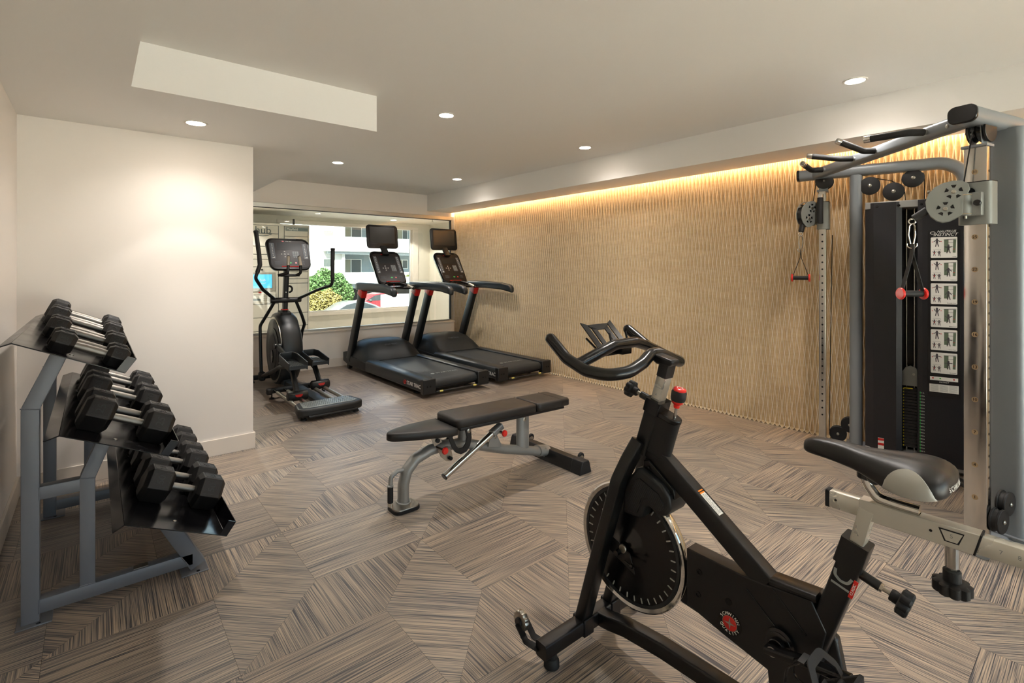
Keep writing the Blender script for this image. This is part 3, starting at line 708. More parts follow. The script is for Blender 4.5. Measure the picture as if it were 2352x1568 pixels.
    # grey side patches: follow the flank of the saddle
    def flank(y, v, sx):     # v 0 bottom .. 1 up the side
        for i in range(len(secs)-1):
            if secs[i][0] >= y >= secs[i+1][0]:
                f = (secs[i][0]-y)/(secs[i][0]-secs[i+1][0]); hw, zt, zb = [secs[i][j]*(1-f)+secs[i+1][j]*f for j in (1, 2, 3)]
                ang = R(-72 + v*128); c_, s_ = math.cos(ang), math.sin(ang); zm = zb + (zt-zb)*.42
                x = hw * abs(c_)**.75
                z = zm + (zt-zm)*s_**.9 if s_ >= 0 else zm - (zm-zb)*abs(s_)**.55*(.25+.75*abs(c_)**.3)
                return Vector((sx*x, y, z))
    for sx in (-1, 1):
        rs2 = []; NN = 18
        for i in range(NN + 1):
            y = -.355 - .109 * i / NN; e = math.sqrt(max(0, 1 - (2*i/NN - 1)**2)); vt = .92*e
            rs2.append([flank(y, .0 + vt*j/8, sx) for j in range(9)])
        V = []; F = []
        for r_ in rs2:
            for p in r_:
                cc = Vector((0, p.y, .885)); n_ = (p - cc).normalized(); V.append(p + n_*.0016)
        for r_ in rs2:
            for p in r_: V.append(p - (p - Vector((0, p.y, .885))).normalized()*.002)
        w9 = 9; tot = (NN+1)*w9
        for i in range(NN):
            for j in range(8):
                a_ = i*w9+j; F.append((a_, a_+1, a_+w9+1, a_+w9)); F.append((tot+a_, tot+a_+w9, tot+a_+w9+1, tot+a_+1))
        for i in range(NN):
            F.append((i*w9, (i+1)*w9, tot+(i+1)*w9, tot+i*w9)); F.append((i*w9+8, tot+i*w9+8, tot+(i+1)*w9+8, (i+1)*w9+8))
        MB().add(V, F).build('side_patch', 'saddle_grey', sdl, smooth=60)
    for i, ch in enumerate('SCHWINN'):
        a_ = R(200 + i*9.5); xx = -.048 + i*.0125; p = Vector((xx, -.4765 + xx*xx*2.0, .884))
        tx = Vector((1, 4.0*xx, 0))
        text('lettering', ch, .014, p + Vector((0, -.0028, 0)), tx, (0, .25, 1), 'white_ink', sdl)
    # flywheel
    c = Vector((0.004, .378, .395)); r0 = .213
    rim = MB().lathe([(r0-.017, -.013), (r0-.006, -.017), (r0-.001, -.014), (r0, -.010), (r0, -.002), (r0-.0025, 0), (r0, .002), (r0, .010), (r0-.001, .014), (r0-.006, .017), (r0-.017, .013)], c, (1, 0, 0), 96, True)
    fw_ = rim.build('flywheel', 'chrome_clean', t, smooth=35)
    MB().lathe([(r0-.0175, -.0155), (r0-.028, -.0147), (r0-.028, -.012), (r0-.0175, -.012)], c, (1, 0, 0), 72, True).build('rim_band', 'tread_plastic', fw_)
    for sg in (-1, 1):
        MB().lathe([(r0-.012, sg*.012), (r0-.03, sg*.0135), (r0-.06, sg*.0135), (.07, sg*.014), (.055, sg*.018), (.035, sg*.032), (.022, sg*.036), (.022, sg*.030), (0, sg*.030)], c, (1, 0, 0), 72).build('flywheel_disc', 'black_gloss', fw_)
    sl_ = MB()
    for k in range(36):
        a_ = 2*math.pi*k/36 + .05; e_ = Vector((0, math.cos(a_), math.sin(a_))); te = Vector((0, -math.sin(a_), math.cos(a_)))
        p0 = c + Vector((-.0147, 0, 0)) + e_*(r0-.047); p1 = p0 + e_*.014
        rg = []
        for x_ in (0.001, -.0004):
            rg.append([Vector((x_, 0, 0)) + (p0 if 90 < d_ < 270 else p1) + e_*(.0021*math.cos(R(d_))) + te*(.0021*math.sin(R(d_))) for d_ in (0, 45, 89, 91, 135, 180, 225, 269, 271, 315)])
        sl_.rings(rg)
    sl_.build('rim_slots', 'slot_grey', fw_, smooth=0)
    # axle and tension bracket
    axl = MB().cyl((-.060, .378, .395), (.060, .378, .395), .006, 14).build('axle', 'black_gloss', t)
    MB().prism([(.435, .43), (.345, .395), (.325, .335), (.435, .375)], (-.052, 0, 0), (0, 1, 0), (0, 0, 1), .004).build('axle_bracket', 'black_paint', axl, bevel=.001)
    MB().cyl((-.085, .378, .395), (-.056, .378, .395), .0095, 18, ch=.001).build('axle_nut', 'black_gloss', axl)
    MB().lathe([(.013, 0), (.0145, .002), (.0145, .006), (.013, .008)], (-.058, .365, .408), (-1, 0, 0), 18).build('washer', 'zinc', axl)
    MB().cyl((-.060, .36, .368), (-.060, .318, .361), .003, 10).cyl((-.060, .335, .364), (-.060, .326, .3625), .007, 6).build('tension_bolt', 'black_gloss', axl)
    # brake cover
    cv = [(.375, .525), (.372, .60), (.345, .655), (.318, .690), (.300, .695), (.225, .665), (.195, .635), (.190, .60), (.205, .572), (.235, .562), (.268, .580), (.285, .572), (.292, .545), (.300, .53), (.335, .525)]
    cvo = MB().prism(cv, (-.052, 0, 0), (0, 1, 0), (0, 0, 1), .104).build('brake_cover', 'tread_dark', t, bevel=.009, seg=3)
    pn = [(.352, .54), (.347, .60), (.318, .655), (.302, .662), (.232, .634), (.214, .61), (.212, .597), (.228, .582), (.250, .585), (.275, .603), (.298, .597), (.310, .55), (.318, .54)]
    MB().prism(pn, (-.0545, 0, 0), (0, 1, 0), (0, 0, 1), .004).build('cover_panel', 'black_paint', cvo, bevel=.001)
    gr = MB()
    for k in range(26):
        y0 = .375 - k*.0065
        a_, b_ = (y0, .545), (y0 - .055, .545 + .115)
        pts = []
        for s_ in range(21):
            f = s_/20; yy, zz = a_[0] + (b_[0]-a_[0])*f, a_[1] + (b_[1]-a_[1])*f
            ins = False; j = len(pn)-1
            for i in range(len(pn)):
                if (pn[i][1] > zz) != (pn[j][1] > zz) and yy < (pn[j][0]-pn[i][0])*(zz-pn[i][1])/(pn[j][1]-pn[i][1]) + pn[i][0]: ins = not ins
                j = i
            if ins: pts.append((yy, zz))
        if len(pts) > 1: gr.bar((-.0547, pts[0][0], pts[0][1]), (-.0547, pts[-1][0], pts[-1][1]), .0022, .0012, up=(1, 0, 0))
    gr.build('grip_ribs', 'tread_plastic', cvo)
    # cover mounting plate along the down tube
    MB().prism([(.305, .715), (.285, .722), (.192, .655), (.186, .625), (.196, .625), (.205, .645), (.28, .690), (.305, .69)], (-.031, 0, 0), (0, 1, 0), (0, 0, 1), .062).build('cover_mount', 'black_paint', cvo, bevel=.002)
    for y, z in ((.283, .698), (.205, .640)): MB().lathe([(.006, 0), (.006, .002), (.003, .003)], (-.034, y, z), (-1, 0, 0), 12).build('bolt', 'black_gloss', cvo)
    # chain case on the far side, cranks, pedals
    MB().prism([(.16, .42), (.40, .46), (.46, .40), (.42, .32), (.2, .27), (-.02, .25), (-.20, .22), (-.26, .30), (-.24, .40), (-.12, .45)], (.030, 0, 0), (0, 1, 0), (0, 0, 1), .03).build('chain_guard', 'black_paint', t, bevel=.006)
    pv = Vector((0, -.128, .360))
    MB().cyl(pv + Vector((-.062, 0, 0)), pv + Vector((.07, 0, 0)), .020, 24, ch=.002).lathe([(.034, 0), (.037, .004), (.037, .012), (.030, .015), (.030, .018), (.024, .020)], pv + Vector((-.026, 0, 0)), (-1, 0, 0), 30).build('crank_hub', 'black_gloss', t)
    for sx in (-1, 1):
        dn = Vector((0, -.166, .035)) * (1 if sx < 0 else -1)
        cx = sx*.075
        ca = MB().sweep([pv + Vector((cx, 0, 0)) - dn*.10, pv + Vector((cx, 0, 0)) + dn*.5, pv + Vector((cx + sx*.006, 0, 0)) + dn*1.06], rrect(.018, .032, .006, 3), up=(1, 0, 0)).build('crank_arm', 'black_gloss', t)
        MB().lathe([(.0125, 0), (.0125, .0012), (.010, .0015), (.010, -.002)], pv + Vector((cx + sx*.009, 0, 0)), (sx, 0, 0), 20).build('crank_cap_ring', 'zinc', ca)
        MB().lathe([(.006, 0), (.006, .003)], pv + Vector((cx + sx*.008, 0, 0)), (sx, 0, 0), 6).build('crank_bolt', 'zinc', ca)
        pc = pv + dn + Vector((sx*.145, 0, 0))
        pd = MB().cyl(pc + Vector((-sx*.06, 0, 0)), pc + Vector((sx*.05, 0, 0)), .008, 12)
        ang = R(-38); cy, sy = math.cos(ang), math.sin(ang)
        def pp(x, y, z): return pc + Vector((x, y*cy - z*sy, y*sy + z*cy))
        for y_ in (-.045, .045): pd.bar(pp(-.048, y_, 0), pp(.048, y_, 0), .010, .020, .002)
        for x_ in (-.048, -.012, .012, .048): pd.bar(pp(x_, -.045, 0), pp(x_, .045, 0), .010, .016, .002)
        pdo = pd.build('pedal', 'rubber', ca)
        cg = MB()   # toe cage and strap
        for x_ in (-.032, .032):
            cg.sweep([pp(x_, .045, -.01), pp(x_, .085, .0), pp(x_*.8, .100, .035), pp(x_*.6, .07, .066), pp(x_*.5, .03, .070)], rrect(.008, .0035, .001, 1), fil=.02)
        cg.bar(pp(-.032, .088, .003), pp(.032, .088, .003), .012, .004)
        cg.bar(pp(-.02, .03, .070), pp(.02, .03, .070), .014, .004)
        cg.build('toe_cage', 'black_gloss', pdo)
        MB().sweep([pp(-.052, .0, -.012), pp(-.058, .0, .03), pp(-.03, .0, .068), (pp(.03, .0, .068)), pp(.058, 0, .03), pp(.052, 0, -.012)], rrect(.020, .003, .0005, 1), up=(0, 1, 0), fil=.02).build('strap', 'rubber', pdo)
    return t
build_bike()
# ================================================================== shared console
def rpoly(w, h, r, n=5, taper=0):
    """rounded rectangle polygon, bottom width w-taper"""
    o = []
    for cx, cy, a0 in ((1, -1, -90), (1, 1, 0), (-1, 1, 90), (-1, -1, 180)):
        ww = w - (taper if cy < 0 else 0)
        for k in range(n+1):
            a = R(a0 + 90*k/n); o.append((cx*(ww/2-r) + r*math.cos(a), cy*(h/2-r) + r*math.sin(a)))
    return o
def console(parent, o, tilt, w, h, sheen=False):
    """control console: o centre of the face, local frame, face looks to -y and up by tilt"""
    ex = Vector((1, 0, 0)); ey = Vector((0, math.sin(tilt), math.cos(tilt))); ez = ex.cross(ey)   # ez points to -y
    o = Vector(o)
    def P(x, y, z=0): return o + ex*x + ey*y + ez*z
    rs = []
    for z, k in ((-.075, .80), (-.055, .93), (-.02, 1), (.004, 1), (.012, .975)):
        rs.append([P(x*k, y*k, z) for x, y in rpoly(w, h, .075, 6, .03)])
    c = MB().rings(rs).build('console', 'black_gloss', parent, smooth=50)
    def pan(name, x0, x1, y0, y1, m, z=.0125, r=.008, t=.0012, par=c):
        poly = [(px_ + (x0+x1)/2, py_ + (y0+y1)/2) for px_, py_ in rpoly(x1-x0, y1-y0, min(r, (x1-x0)/2-.0003, (y1-y0)/2-.0003), 3)]
        return MB().rings([[P(x, y, z-.0005) for x, y in poly], [P(x, y, z+t) for x, y in poly]]).build(name, m, par, smooth=30)
    face = pan('console_face', -w*.44, w*.44, -h*.43, h*.42, 'console_face', .012, .05, .001)
    pan('display', -w*.26, w*.27, h*.12, h*.34, 'screen', .013, .004)
    pan('top_slot', -w*.2, w*.2, h*.455, h*.47, 'rubber', .0118, .003)
    for sx in (-1, 1):
        k = pan('key_strip', sx*w*.37-w*.05, sx*w*.37+w*.05, -h*.17, h*.33, 'button_grey', .0132, .006)
        b = MB()
        for i in range(8):
            rr = [P(sx*w*.37 + .004*math.cos(R(a)), h*(.29-.05*i) + .004*math.sin(R(a)), .0142) for a in range(0, 360, 45)]
            b.rings([rr, [p + ez*.0008 for p in rr]])
        for i, hh in enumerate((.004, .007, .010, .014)):
            x = sx*w*.37 - .012 + i*.007
            rr = [P(x, -h*.145), P(x+.005, -h*.145), P(x+.005, -h*.145+hh), P(x, -h*.145+hh)]
            b.rings([[p + ez*.014 for p in rr], [p + ez*.0148 for p in rr]])
        b.build('key_marks', 'white_ink', k, smooth=0)
    b = MB()
    for x, y, rr in ((-.05, 0, .010), (-.085, 0, .007), (-.015, 0, .007), (-.05, .033, .007), (-.05, -.033, .007)):
        b.tube([P(x + rr*math.cos(R(a)), y - h*.02 + rr*.8*math.sin(R(a)), .0142) for a in range(0, 360, 30)], .0012, 5, closed=True)
        b.rings([[P(x + rr*.4*math.cos(R(a)), y - h*.02 + rr*.4*math.sin(R(a)), zz) for a in range(0, 360, 60)] for zz in (.0135, .0145)])
    b.build('navigation_keys', 'white_ink', face, smooth=0)
    b = MB()
    for i in range(3):
        for j in range(4):
            b.rings([[P(.045 + i*.021 + .007*math.cos(R(a)), h*.045 - j*.022 + .007*math.sin(R(a)), zz) for a in range(0, 360, 45)] for zz in (.0135, .0148)])
    pan('number_pad', .030, .102, -h*.115, h*.075, 'button_grey', .0128, .006, .0006)
    b.build('number_keys', 'grey_ink', face, smooth=0)
    for x, m, ww in ((-.005, 'green_ink', .016), (.055, 'red', .010)):
        MB().rings([[P(x + ww*math.cos(R(a)), -h*.30 + .010*math.sin(R(a)), zz) for a in range(0, 360, 30)] for zz in (.013, .0152)]).build('start_key' if m == 'green_ink' else 'stop_key', m, face, smooth=0)
    b = MB()
    for j in range(5):
        x0 = -w*.36; rr = [P(x0, -h*.25 - j*.010), P(x0 + (.08 if j % 2 else .06), -h*.25 - j*.010), P(x0 + (.08 if j % 2 else .06), -h*.25 - j*.010 - .003), P(x0, -h*.25 - j*.010 - .003)]
        b.rings([[p + ez*.0132 for p in rr], [p + ez*.0138 for p in rr]])
    for i in range(3):
        for j in range(3):
            rr = [P(.10 + i*.018, -h*.25 - j*.016), P(.11 + i*.018, -h*.25 - j*.016), P(.11 + i*.018, -h*.25 - j*.016 - .006), P(.10 + i*.018, -h*.25 - j*.016 - .006)]
            b.rings([[p + ez*.0132 for p in rr], [p + ez*.0138 for p in rr]])
    b.build('fine_print', 'button_grey', face, smooth=0)
    lg = MB().rings([[P(-.052 + .013*math.cos(R(a)), h*.395 + .006*math.sin(R(a)), zz) for a in range(0, 360, 30)] for zz in (.012, .0142)]).build('logo_oval', 'red', c, smooth=0)
    text('lettering', 'STAR TRAC', .013, P(.01, h*.395, .0135), ex, ey, 'white_ink', c)
    MB().sweep([P(-.10, -h*.415, .014), P(.09, -h*.415, .014)], rrect(.010, .012, .003, 2)).build('red_strip', 'red', c)
    return c, P
# ================================================================== TREADMILLS
def build_treadmill():
    t = thing('treadmill', (3.025, 4.57, 0))
    # base: side rails
    dk = MB().box2((-.36, .10, .06), (.36, 1.95, .165)).build('deck', 'tread_dark', t, bevel=.01)
    blt = MB()
    prof = [(.10, .178), (.06, .176), (.035, .160), (.025, .135), (.035, .11), (.06, .10), (.10, .10)]
    pl = [(1.42, .100), (1.42, .189)] 
    ring = [(y, z) for y, z in [(1.42, .184), (.08, .184), (.045, .175), (.025, .152), (.022, .125), (.035, .10), (.07, .088), (1.42, .088)]]
    blt.prism(ring, (-.275, 0, 0), (0, 1, 0), (0, 0, 1), .55)
    bl = blt.build('running_belt', 'belt', t, bevel=.004)
    lg = MB().lathe([(.022, 0), (.022, .0008)], (-.135, .30, .1842), (0, 0, 1), 16).build('belt_logo', 'grey_ink', bl, smooth=0)
    text('lettering', 'STAR TRAC', .055, (-.09, .30, .185), (1, 0, 0), (0, 1, 0), 'grey_ink', bl, align='LEFT')
    for sx in (-1, 1):
        # rail profile (x outward, z), swept along y
        pr = [(.277, .17), (.277, .196), (.290, .203), (.385, .200), (.408, .188), (.418, .165), (.420, .075), (.410, .062), (.36, .062), (.36, .15)]
        ys = (.055, 1.45)
        m = MB().rings([[(sx*x, y, z) for x, z in pr] for y in ys])
        rl = m.build('side_rail', 'tread_plastic', t, bevel=.003)
        MB().box2((sx*.272, -.004, .045), (sx*.422, .062, .200)).build('end_cap', 'tread_dark', rl, bevel=.008)
        for x in (.30, .335): MB().lathe([(.008, 0), (.008, .001)], (sx*(x+.04), -.005, .125), (0, -1, 0), 14).build('bolt_hole', 'black_gloss', rl, smooth=0)
        # lower side panel to the front
        MB().prism([(.06, .062), (2.02, .062), (2.20, .10), (2.20, .215), (2.10, .235), (1.95, .19), (1.45, .165), (.06, .15)], (sx*.40 - .012, 0, 0), (0, 1, 0), (0, 0, 1), .024).build('side_panel', 'tread_dark', rl, bevel=.004)
        MB().cyl((sx*.34, 2.08, .042), (sx*.39, 2.08, .042), .040, 22, ch=.004).build('transport_wheel', 'rubber', t)
        MB().lathe([(.009, .062), (.009, .020), (.026, .014), (.028, 0)], (sx*.33, .32, 0)).build('levelling_foot', 'rubber', t)
        # upright
        up = MB().sweep([(sx*.385, 2.03, .13), (sx*.385, 1.615, 1.055)], rrect(.062, .125, .012, 3), up=(1, 0, 0))
        up = MB().sweep([(sx*.385, 2.03, .13), (sx*.385, 1.615, 1.055)], rrect(.125, .062, .012, 3), up=(1, 0, 0)).build('upright', 'upright_paint', t)
        MB().sweep([(sx*.385, 1.640, 1.005), (sx*.385, 1.600, 1.09)], rrect(.14, .070, .012, 3), up=(1, 0, 0)).build('red_collar', 'red', up)
        # handrail arm
        am = MB()
        secs = [(1.78, 1.125, .02, .02), (1.76, 1.122, .036, .045), (1.70, 1.12, .04, .052), (1.3, 1.122, .04, .050), (.95, 1.108, .041, .050), (.76, 1.082, .041, .050), (.725, 1.065, .036, .042), (.710, 1.055, .02, .022)]
        rs = []
        for y, z, a_, b_ in secs:
            rs.append([(sx*.385 + x, y, z + zz) for x, zz in rrect(a_*2, b_*2, min(a_, b_)*.7, 4)])
        am.rings(rs).build('handrail', 'arm_blue', t, smooth=55)
        # base of the console wings
        MB().box2((sx*.16, 1.55, 1.075), (sx*.355, 1.80, 1.135)).build('cup_holder', 'tread_dark', t, bevel=.015)
    # motor hood
    rs = []
    hood = [(1.40, .195, .285), (1.44, .215, .30), (1.52, .275, .33), (1.60, .340, .37), (1.70, .385, .395), (1.85, .405, .40), (2.02, .39, .40), (2.12, .30, .40), (2.18, .20, .40)]
    for y, zt, hw in hood:
        prf = []
        N_ = 16
        for k in range(N_+1):
            u = -1 + 2*k/N_; prf.append((u*.405, y, .165 + (zt-.165) * (1 - abs(u)**5) ** .6 if abs(u) < 1 else .165))
        prf += [(.405, y, .10), (-.405, y, .10)]
        rs.append(prf)
    MB().rings(rs).build('motor_hood', 'tread_plastic', t, smooth=50)
    text('lettering', 'STAR TRAC', .035, (0, 1.588, .352), (1, 0, 0), (0, .6, .5), 'button_grey', t)
    # belt guard bar between the end caps
    gb = MB().cyl((-.275, -.012, .062), (.275, -.012, .062), .009, 12).build('rear_bar', 'tread_plastic', t)
    for sx in (-1, 1): MB().cyl((sx*.235, -.012, .062), (sx*.195, -.012, .062), .0098, 12).build('caution_label', 'yellow_label', gb)
    # side badge
    text('side_lettering', 'STAR TRAC', .058, (-.4245, .20, .118), (0, -1, 0), (0, 0, 1), 'white_ink', t, spacing=1.02)
    sb = MB()
    c_ = [(-.4245, .395 + .026*math.cos(R(a)), .118 + .020*math.sin(R(a))) for a in range(0, 360, 20)]
    sb.tube(c_, .003, 6, closed=True)
    sb.bar((-.4245, .41, .118), (-.4245, .38, .118), .003, .004)
    sb.build('side_logo', 'red', t)
    # console, TV
    c, P = console(t, (0, 1.665, 1.36), R(35), .43, .545)
    MB().sweep([(0, 1.74, 1.54), (0, 1.845, 1.66)], rrect(.09, .03, .006, 2), up=(0, 1, 0)).build('screen_neck', 'tread_dark', t)
    ex = Vector((1, 0, 0)); ey = Vector((0, math.sin(R(8)), math.cos(R(8)))); ez = ex.cross(ey); o = Vector((0, 1.86, 1.785))
    rs = []
    for z, k in ((-.04, .8), (-.03, .93), (-.005, 1), (.008, 1), (.013, .98)):
        rs.append([o + ex*(x*k) + ey*(y*k) + ez*z for x, y in rpoly(.455, .325, .045, 5)])
    tv = MB().rings(rs).build('television', 'black_paint', t, smooth=50)
    MB().rings([[o + ex*x + ey*(y+.022) + ez*z for x, y in rpoly(.365, .225, .008, 3)] for z in (.012, .0142)]).build('tv_screen', 'tv_glass', tv, smooth=0)
    rb = MB()
    for k in range(24): rb.bar(o + ex*(-.17 + k*.0148) + ey*(-.145) + ez*.0138, o + ex*(-.165 + k*.0143) + ey*(-.112) + ez*.0138, .004, .002)
    for sx in (-1, 1): rb.bar(o + ex*sx*.203 + ey*(-.08) + ez*.0135, o + ex*sx*.203 + ey*.12 + ez*.0135, .006, .003)
    rb.build('speaker_ribs', 'tread_plastic', tv)
    # grab bar with steel sensors in front of the console
    gp = [(-.20, 1.33, 1.09), (-.15, 1.42, 1.135), (-.08, 1.50, 1.165), (.08, 1.50, 1.165), (.15, 1.42, 1.135), (.20, 1.33, 1.09)]
    g = MB().tube(gp, .018, 14, fil=.06).build('grab_bar', 'black_gloss', t)
    for sx in (-1, 1): MB().tube([(sx*.192, 1.345, 1.098), (sx*.152, 1.417, 1.134)], .0187, 14).build('pulse_sensor', 'brushed', g)
    MB().box2((-.36, 1.54, 1.08), (.36, 1.74, 1.115)).build('console_base', 'tread_dark', t, bevel=.02)
    MB().tube([(-.02, 1.47, 1.15), (-.02, 1.455, 1.06)], .002, 6).sphere((-.02, 1.452, 1.045), .014, 10, 6, (1, .5, 1.2)).box((.0, 1.45, 1.03), (.05, .012, .012)).build('safety_key', 'bright_red', t)
    return t
mat('belt', '24292c', .55, bump=.25, bscale=500)
mat('upright_paint', '14181a', .35, .2)
mat('arm_blue', '1c2429', .42, bump=.08, bscale=600)
mat('tv_glass', '2c2d2c', .25, coat=.3)
mat('yellow_label', 'cfc56a', .5)
tm = build_treadmill()
tag(tm, 'dark treadmill with a small television, nearer one beside the elliptical trainer', 'treadmill', 'treadmills facing the window')
tm2 = copy_tree(tm); tm2.location = (4.005, 4.57, 0)
tag(tm2, 'dark treadmill with a small television, standing right against the carved wall', 'treadmill', 'treadmills facing the window')
# ================================================================== ELLIPTICAL
def build_elliptical():
    t = thing('elliptical_trainer', (1.67, 4.6, 0), 0, 'black elliptical trainer standing by the window next to the partition wall', 'elliptical trainer')
    X0 = 1.67; Y0 = 4.6
    # rear step platform
    pf = MB().prism([(-.28, -.02), (-.30, .03), (-.27, .20), (-.23, .25), (.23, .25), (.27, .20), (.30, .03), (.28, -.02), (.20, -.05), (-.20, -.05)], (0, 0, .035), (1, 0, 0), (0, 1, 0), .075).build('rear_platform', 'tread_dark', t, bevel=.02, seg=3)
    MB().prism([(-.25, .02), (-.22, .21), (.22, .21), (.25, .02), (.20, 0), (-.20, 0)], (0, 0, .105), (1, 0, 0), (0, 1, 0), .010).build('tread_plate', 'diamond', pf, bevel=.003)
    st = MB()
    for i in range(22):
        for j in range(8):
            x = -.21 + i*.02 + (j % 2)*.01; y = .022 + j*.024
            if abs(x) < .235: st.box((x, y, .1155), (.013, .004, .004), Matrix.Rotation(R(35 if (i+j) % 2 else -35), 3, 'Z'))
    st.build('tread_studs', 'diamond', pf, smooth=0)
    MB().tube([(-.22, -.055, .045), (.22, -.055, .045)], .014, 12).build('carry_handle', 'black_gloss', pf)
    for sx in (-1, 1): MB().lathe([(.008, .05), (.008, .018), (.026, .013), (.028, 0)], (sx*.24, .03, 0)).build('levelling_foot', 'rubber', pf)
    # frame: middle bar, cross bar
    fr = MB().bar((0, .2, .075), (0, 1.35, .085), .10, .045, .008).bar((0, 1.3, .085), (0, 1.9, .07), .12, .06, .01).build('base_frame', 'arm_blue', t)
    cb = MB().bar((-.27, 1.0, .085), (.27, 1.0, .085), .06, .05, .01).build('cross_bar', 'tread_dark', t)
    for sx in (-1, 1):
        MB().box((sx*.285, 1.0, .080), (.05, .075, .062)).build('bar_cap', 'rubber', cb, bevel=.012)
        MB().lathe([(.007, .06), (.007, .018), (.024, .012), (.026, 0)], (sx*.26, 1.0, 0)).build('levelling_foot', 'rubber', cb)
    MB().bar((-.26, 1.93, .06), (.26, 1.93, .06), .06, .05, .01).build('front_bar', 'tread_dark', t)
    for sx in (-1, 1): MB().lathe([(.007, .05), (.024, .012), (.026, 0)], (sx*.24, 1.93, 0)).build('levelling_foot', 'rubber', t)
    # rails
    for sx, x in ((-1, -.24), (-1, -.14), (1, .11), (1, .205)):
        MB().tube([(x, .2, .085), (x, .86, .09)], .0185, 14).build('roller_rail', 'brushed_bright', t)
        MB().tube([(x, .85, .09), (x, .99, .09)], .014, 12).build('rail_end', 'black_gloss', t)
    # pedal arms (left nearer to the user, right farther)
    for sx, yp, zp, x in ((-1, .50, .42, -.165), (1, .86, .372, .17)):
        # roller carriage
        yr = yp - .04 if sx < 0 else yp - .05
        ro = MB().tube([(x-.092, yr, .125), (x-.086, yr, .125), (x+.086, yr, .125), (x+.092, yr, .125)], .048, 20, scale=[.85, 1, 1, .85])
        roo = ro.build('roller_cover', 'tread_dark', t, smooth=60)
        MB().tube([(x+.045*math.sin(R(a)), yr - .0492, .118 - .022*math.cos(R(a))) for a in (-75, -40, 0, 40, 75)], .003, 6)
        MB().prism([(-.035, .008), (.035, .008), (.030, -.006), (.018, -.016), (-.018, -.016), (-.030, -.006)], (x, yr-.0465, .138), (1, 0, 0), (0, 0, 1), .004).build('red_reflector', 'bright_red', roo, smooth=0)
        # strut up to the pedal arm
        sg = MB().sweep([(x, yr+.02, .15), (x-.0, yp + .12, .33 if sx < 0 else .29), (x, yp + .22, .36 if sx < 0 else .31)], rrect(.045, .05, .010, 3), fil=.05).build('pedal_strut', 'upright_paint', t)
        # foot pad: tray with raised walls
        fp = MB()
        tr = [(-.085, -.20), (.085, -.20), (.085, .17), (.06, .20), (-.06, .20), (-.085, .17)]
        fp.prism(tr, (x, yp+.13, zp-.035), (1, 0, 0), (0, 1, 0), .022)
        pad = fp.build('foot_pad', 'tread_dark', t, bevel=.006)
        wl2 = MB()
        wl2.sweep([(x-.085, yp-.07, zp-.012), (x-.085, yp+.10, zp+.012), (x-.085, yp+.26, zp+.032), (x-.055, yp+.325, zp+.040), (x+.055, yp+.325, zp+.040), (x+.085, yp+.26, zp+.032), (x+.085, yp+.10, zp+.012), (x+.085, yp-.07, zp-.012)], rrect(.010, .075, .004, 2), fil=.02)
        wl2.box((x, yp-.068, zp-.02), (.172, .012, .034))
        wl2.build('pad_wall', 'tread_plastic', pad, smooth=50)
        gp_ = MB()
        for i in range(6):
            for j in range(10): gp_.box((x-.062+i*.025, yp-.045+j*.034, zp-.012), (.014, .006, .004), Matrix.Rotation(R(40 if (i+j) % 2 else -40), 3, 'Z'))
        gp_.build('pad_grip', 'diamond', pad, smooth=0)
        # link arm forward and down to the lever's foot joint
        if sx < 0: lk_ = [(x-.015, yp+.10, .385), (x-.035, yp+.45, .33), (x-.045, 1.10, .275), (x-.045, 1.60, .13)]
        else: lk_ = [(x+.01, yp+.10, .335), (x+.03, yp+.35, .30), (x+.045, 1.25, .27), (x+.045, 1.72, .20)]
        ar = MB().tube(lk_, .021, 14, fil=.12).build('pedal_arm', 'upright_paint', t)
        je = Vector(lk_[-1])
        MB().box(je + Vector((0, .01, .0)), (.065, .09, .10)).build('joint_cover', 'rubber', ar, bevel=.018)
        # crank arm
        yc, zc = (1.245, .51) if sx < 0 else (1.62, .30)
        cr = MB().sweep([(sx*.145, yc, zc), (sx*.148, yp+.33, zp+.02)], rrect(.028, .055, .008, 3)).build('crank_link', 'upright_paint', t)
        MB().cyl((sx*.10, yc, zc), (sx*.175, yc, zc), .028, 18, ch=.004).build('crank_pin', 'black_gloss', cr)
    # flywheel shroud: rounded wheel-shaped housing
    c = Vector((.01, 1.55, .43)); rs = []
    for xo, k in ((-.108, .93), (-.100, .985), (-.085, 1), (-.03, 1.03), (.03, 1.03), (.075, .99), (.105, .93), (.122, .83)):
        rs.append([c + Vector((xo, .335*k*math.cos(2*math.pi*i/56), .395*k*math.sin(2*math.pi*i/56) + (.02 if math.sin(2*math.pi*i/56) > .9 else 0))) for i in range(56)])
    sh = MB().rings(rs).build('drive_shroud', 'tread_plastic', t, smooth=50)
    def disc(nm, m, r1, r2, x0, x1, cy=0, cz=0, n=44):
        rr = [[c + Vector((x_, cy + r1*math.cos(2*math.pi*i/n), cz + r2*math.sin(2*math.pi*i/n))) for i in range(n)] for x_ in (x0, x1)]
        return MB().rings(rr).build(nm, m, sh, smooth=30)
    disc('shroud_ring', 'brushed_bright', .318, .372, -.107, -.112)
    disc('shroud_band', 'tread_dark', .296, .348, -.110, -.118)
    disc('crank_disc', 'black_paint', .225, .27, -.116, -.128, -.03, -.02)
    disc('disc_rim', 'button_grey', .16, .205, -.127, -.131, -.03, -.02)
    disc('disc_center', 'tread_dark', .152, .197, -.130, -.134, -.03, -.02)
    disc('oval_boss', 'black_gloss', .038, .072, -.132, -.143, -.04, -.07)
    disc('far_disc', 'tread_dark', .26, .30, .118, .132)
    MB().sweep([(.0, 1.50, .79), (0, 1.49, .86)], rrect(.12, .16, .03, 4), up=(0, 1, 0)).build('mast_boot', 'tread_dark', sh)
    # mast
    ms = MB().sweep([(0, 1.50, .75), (0, 1.42, 1.33)], rrect(.052, .075, .015, 3), up=(1, 0, 0))
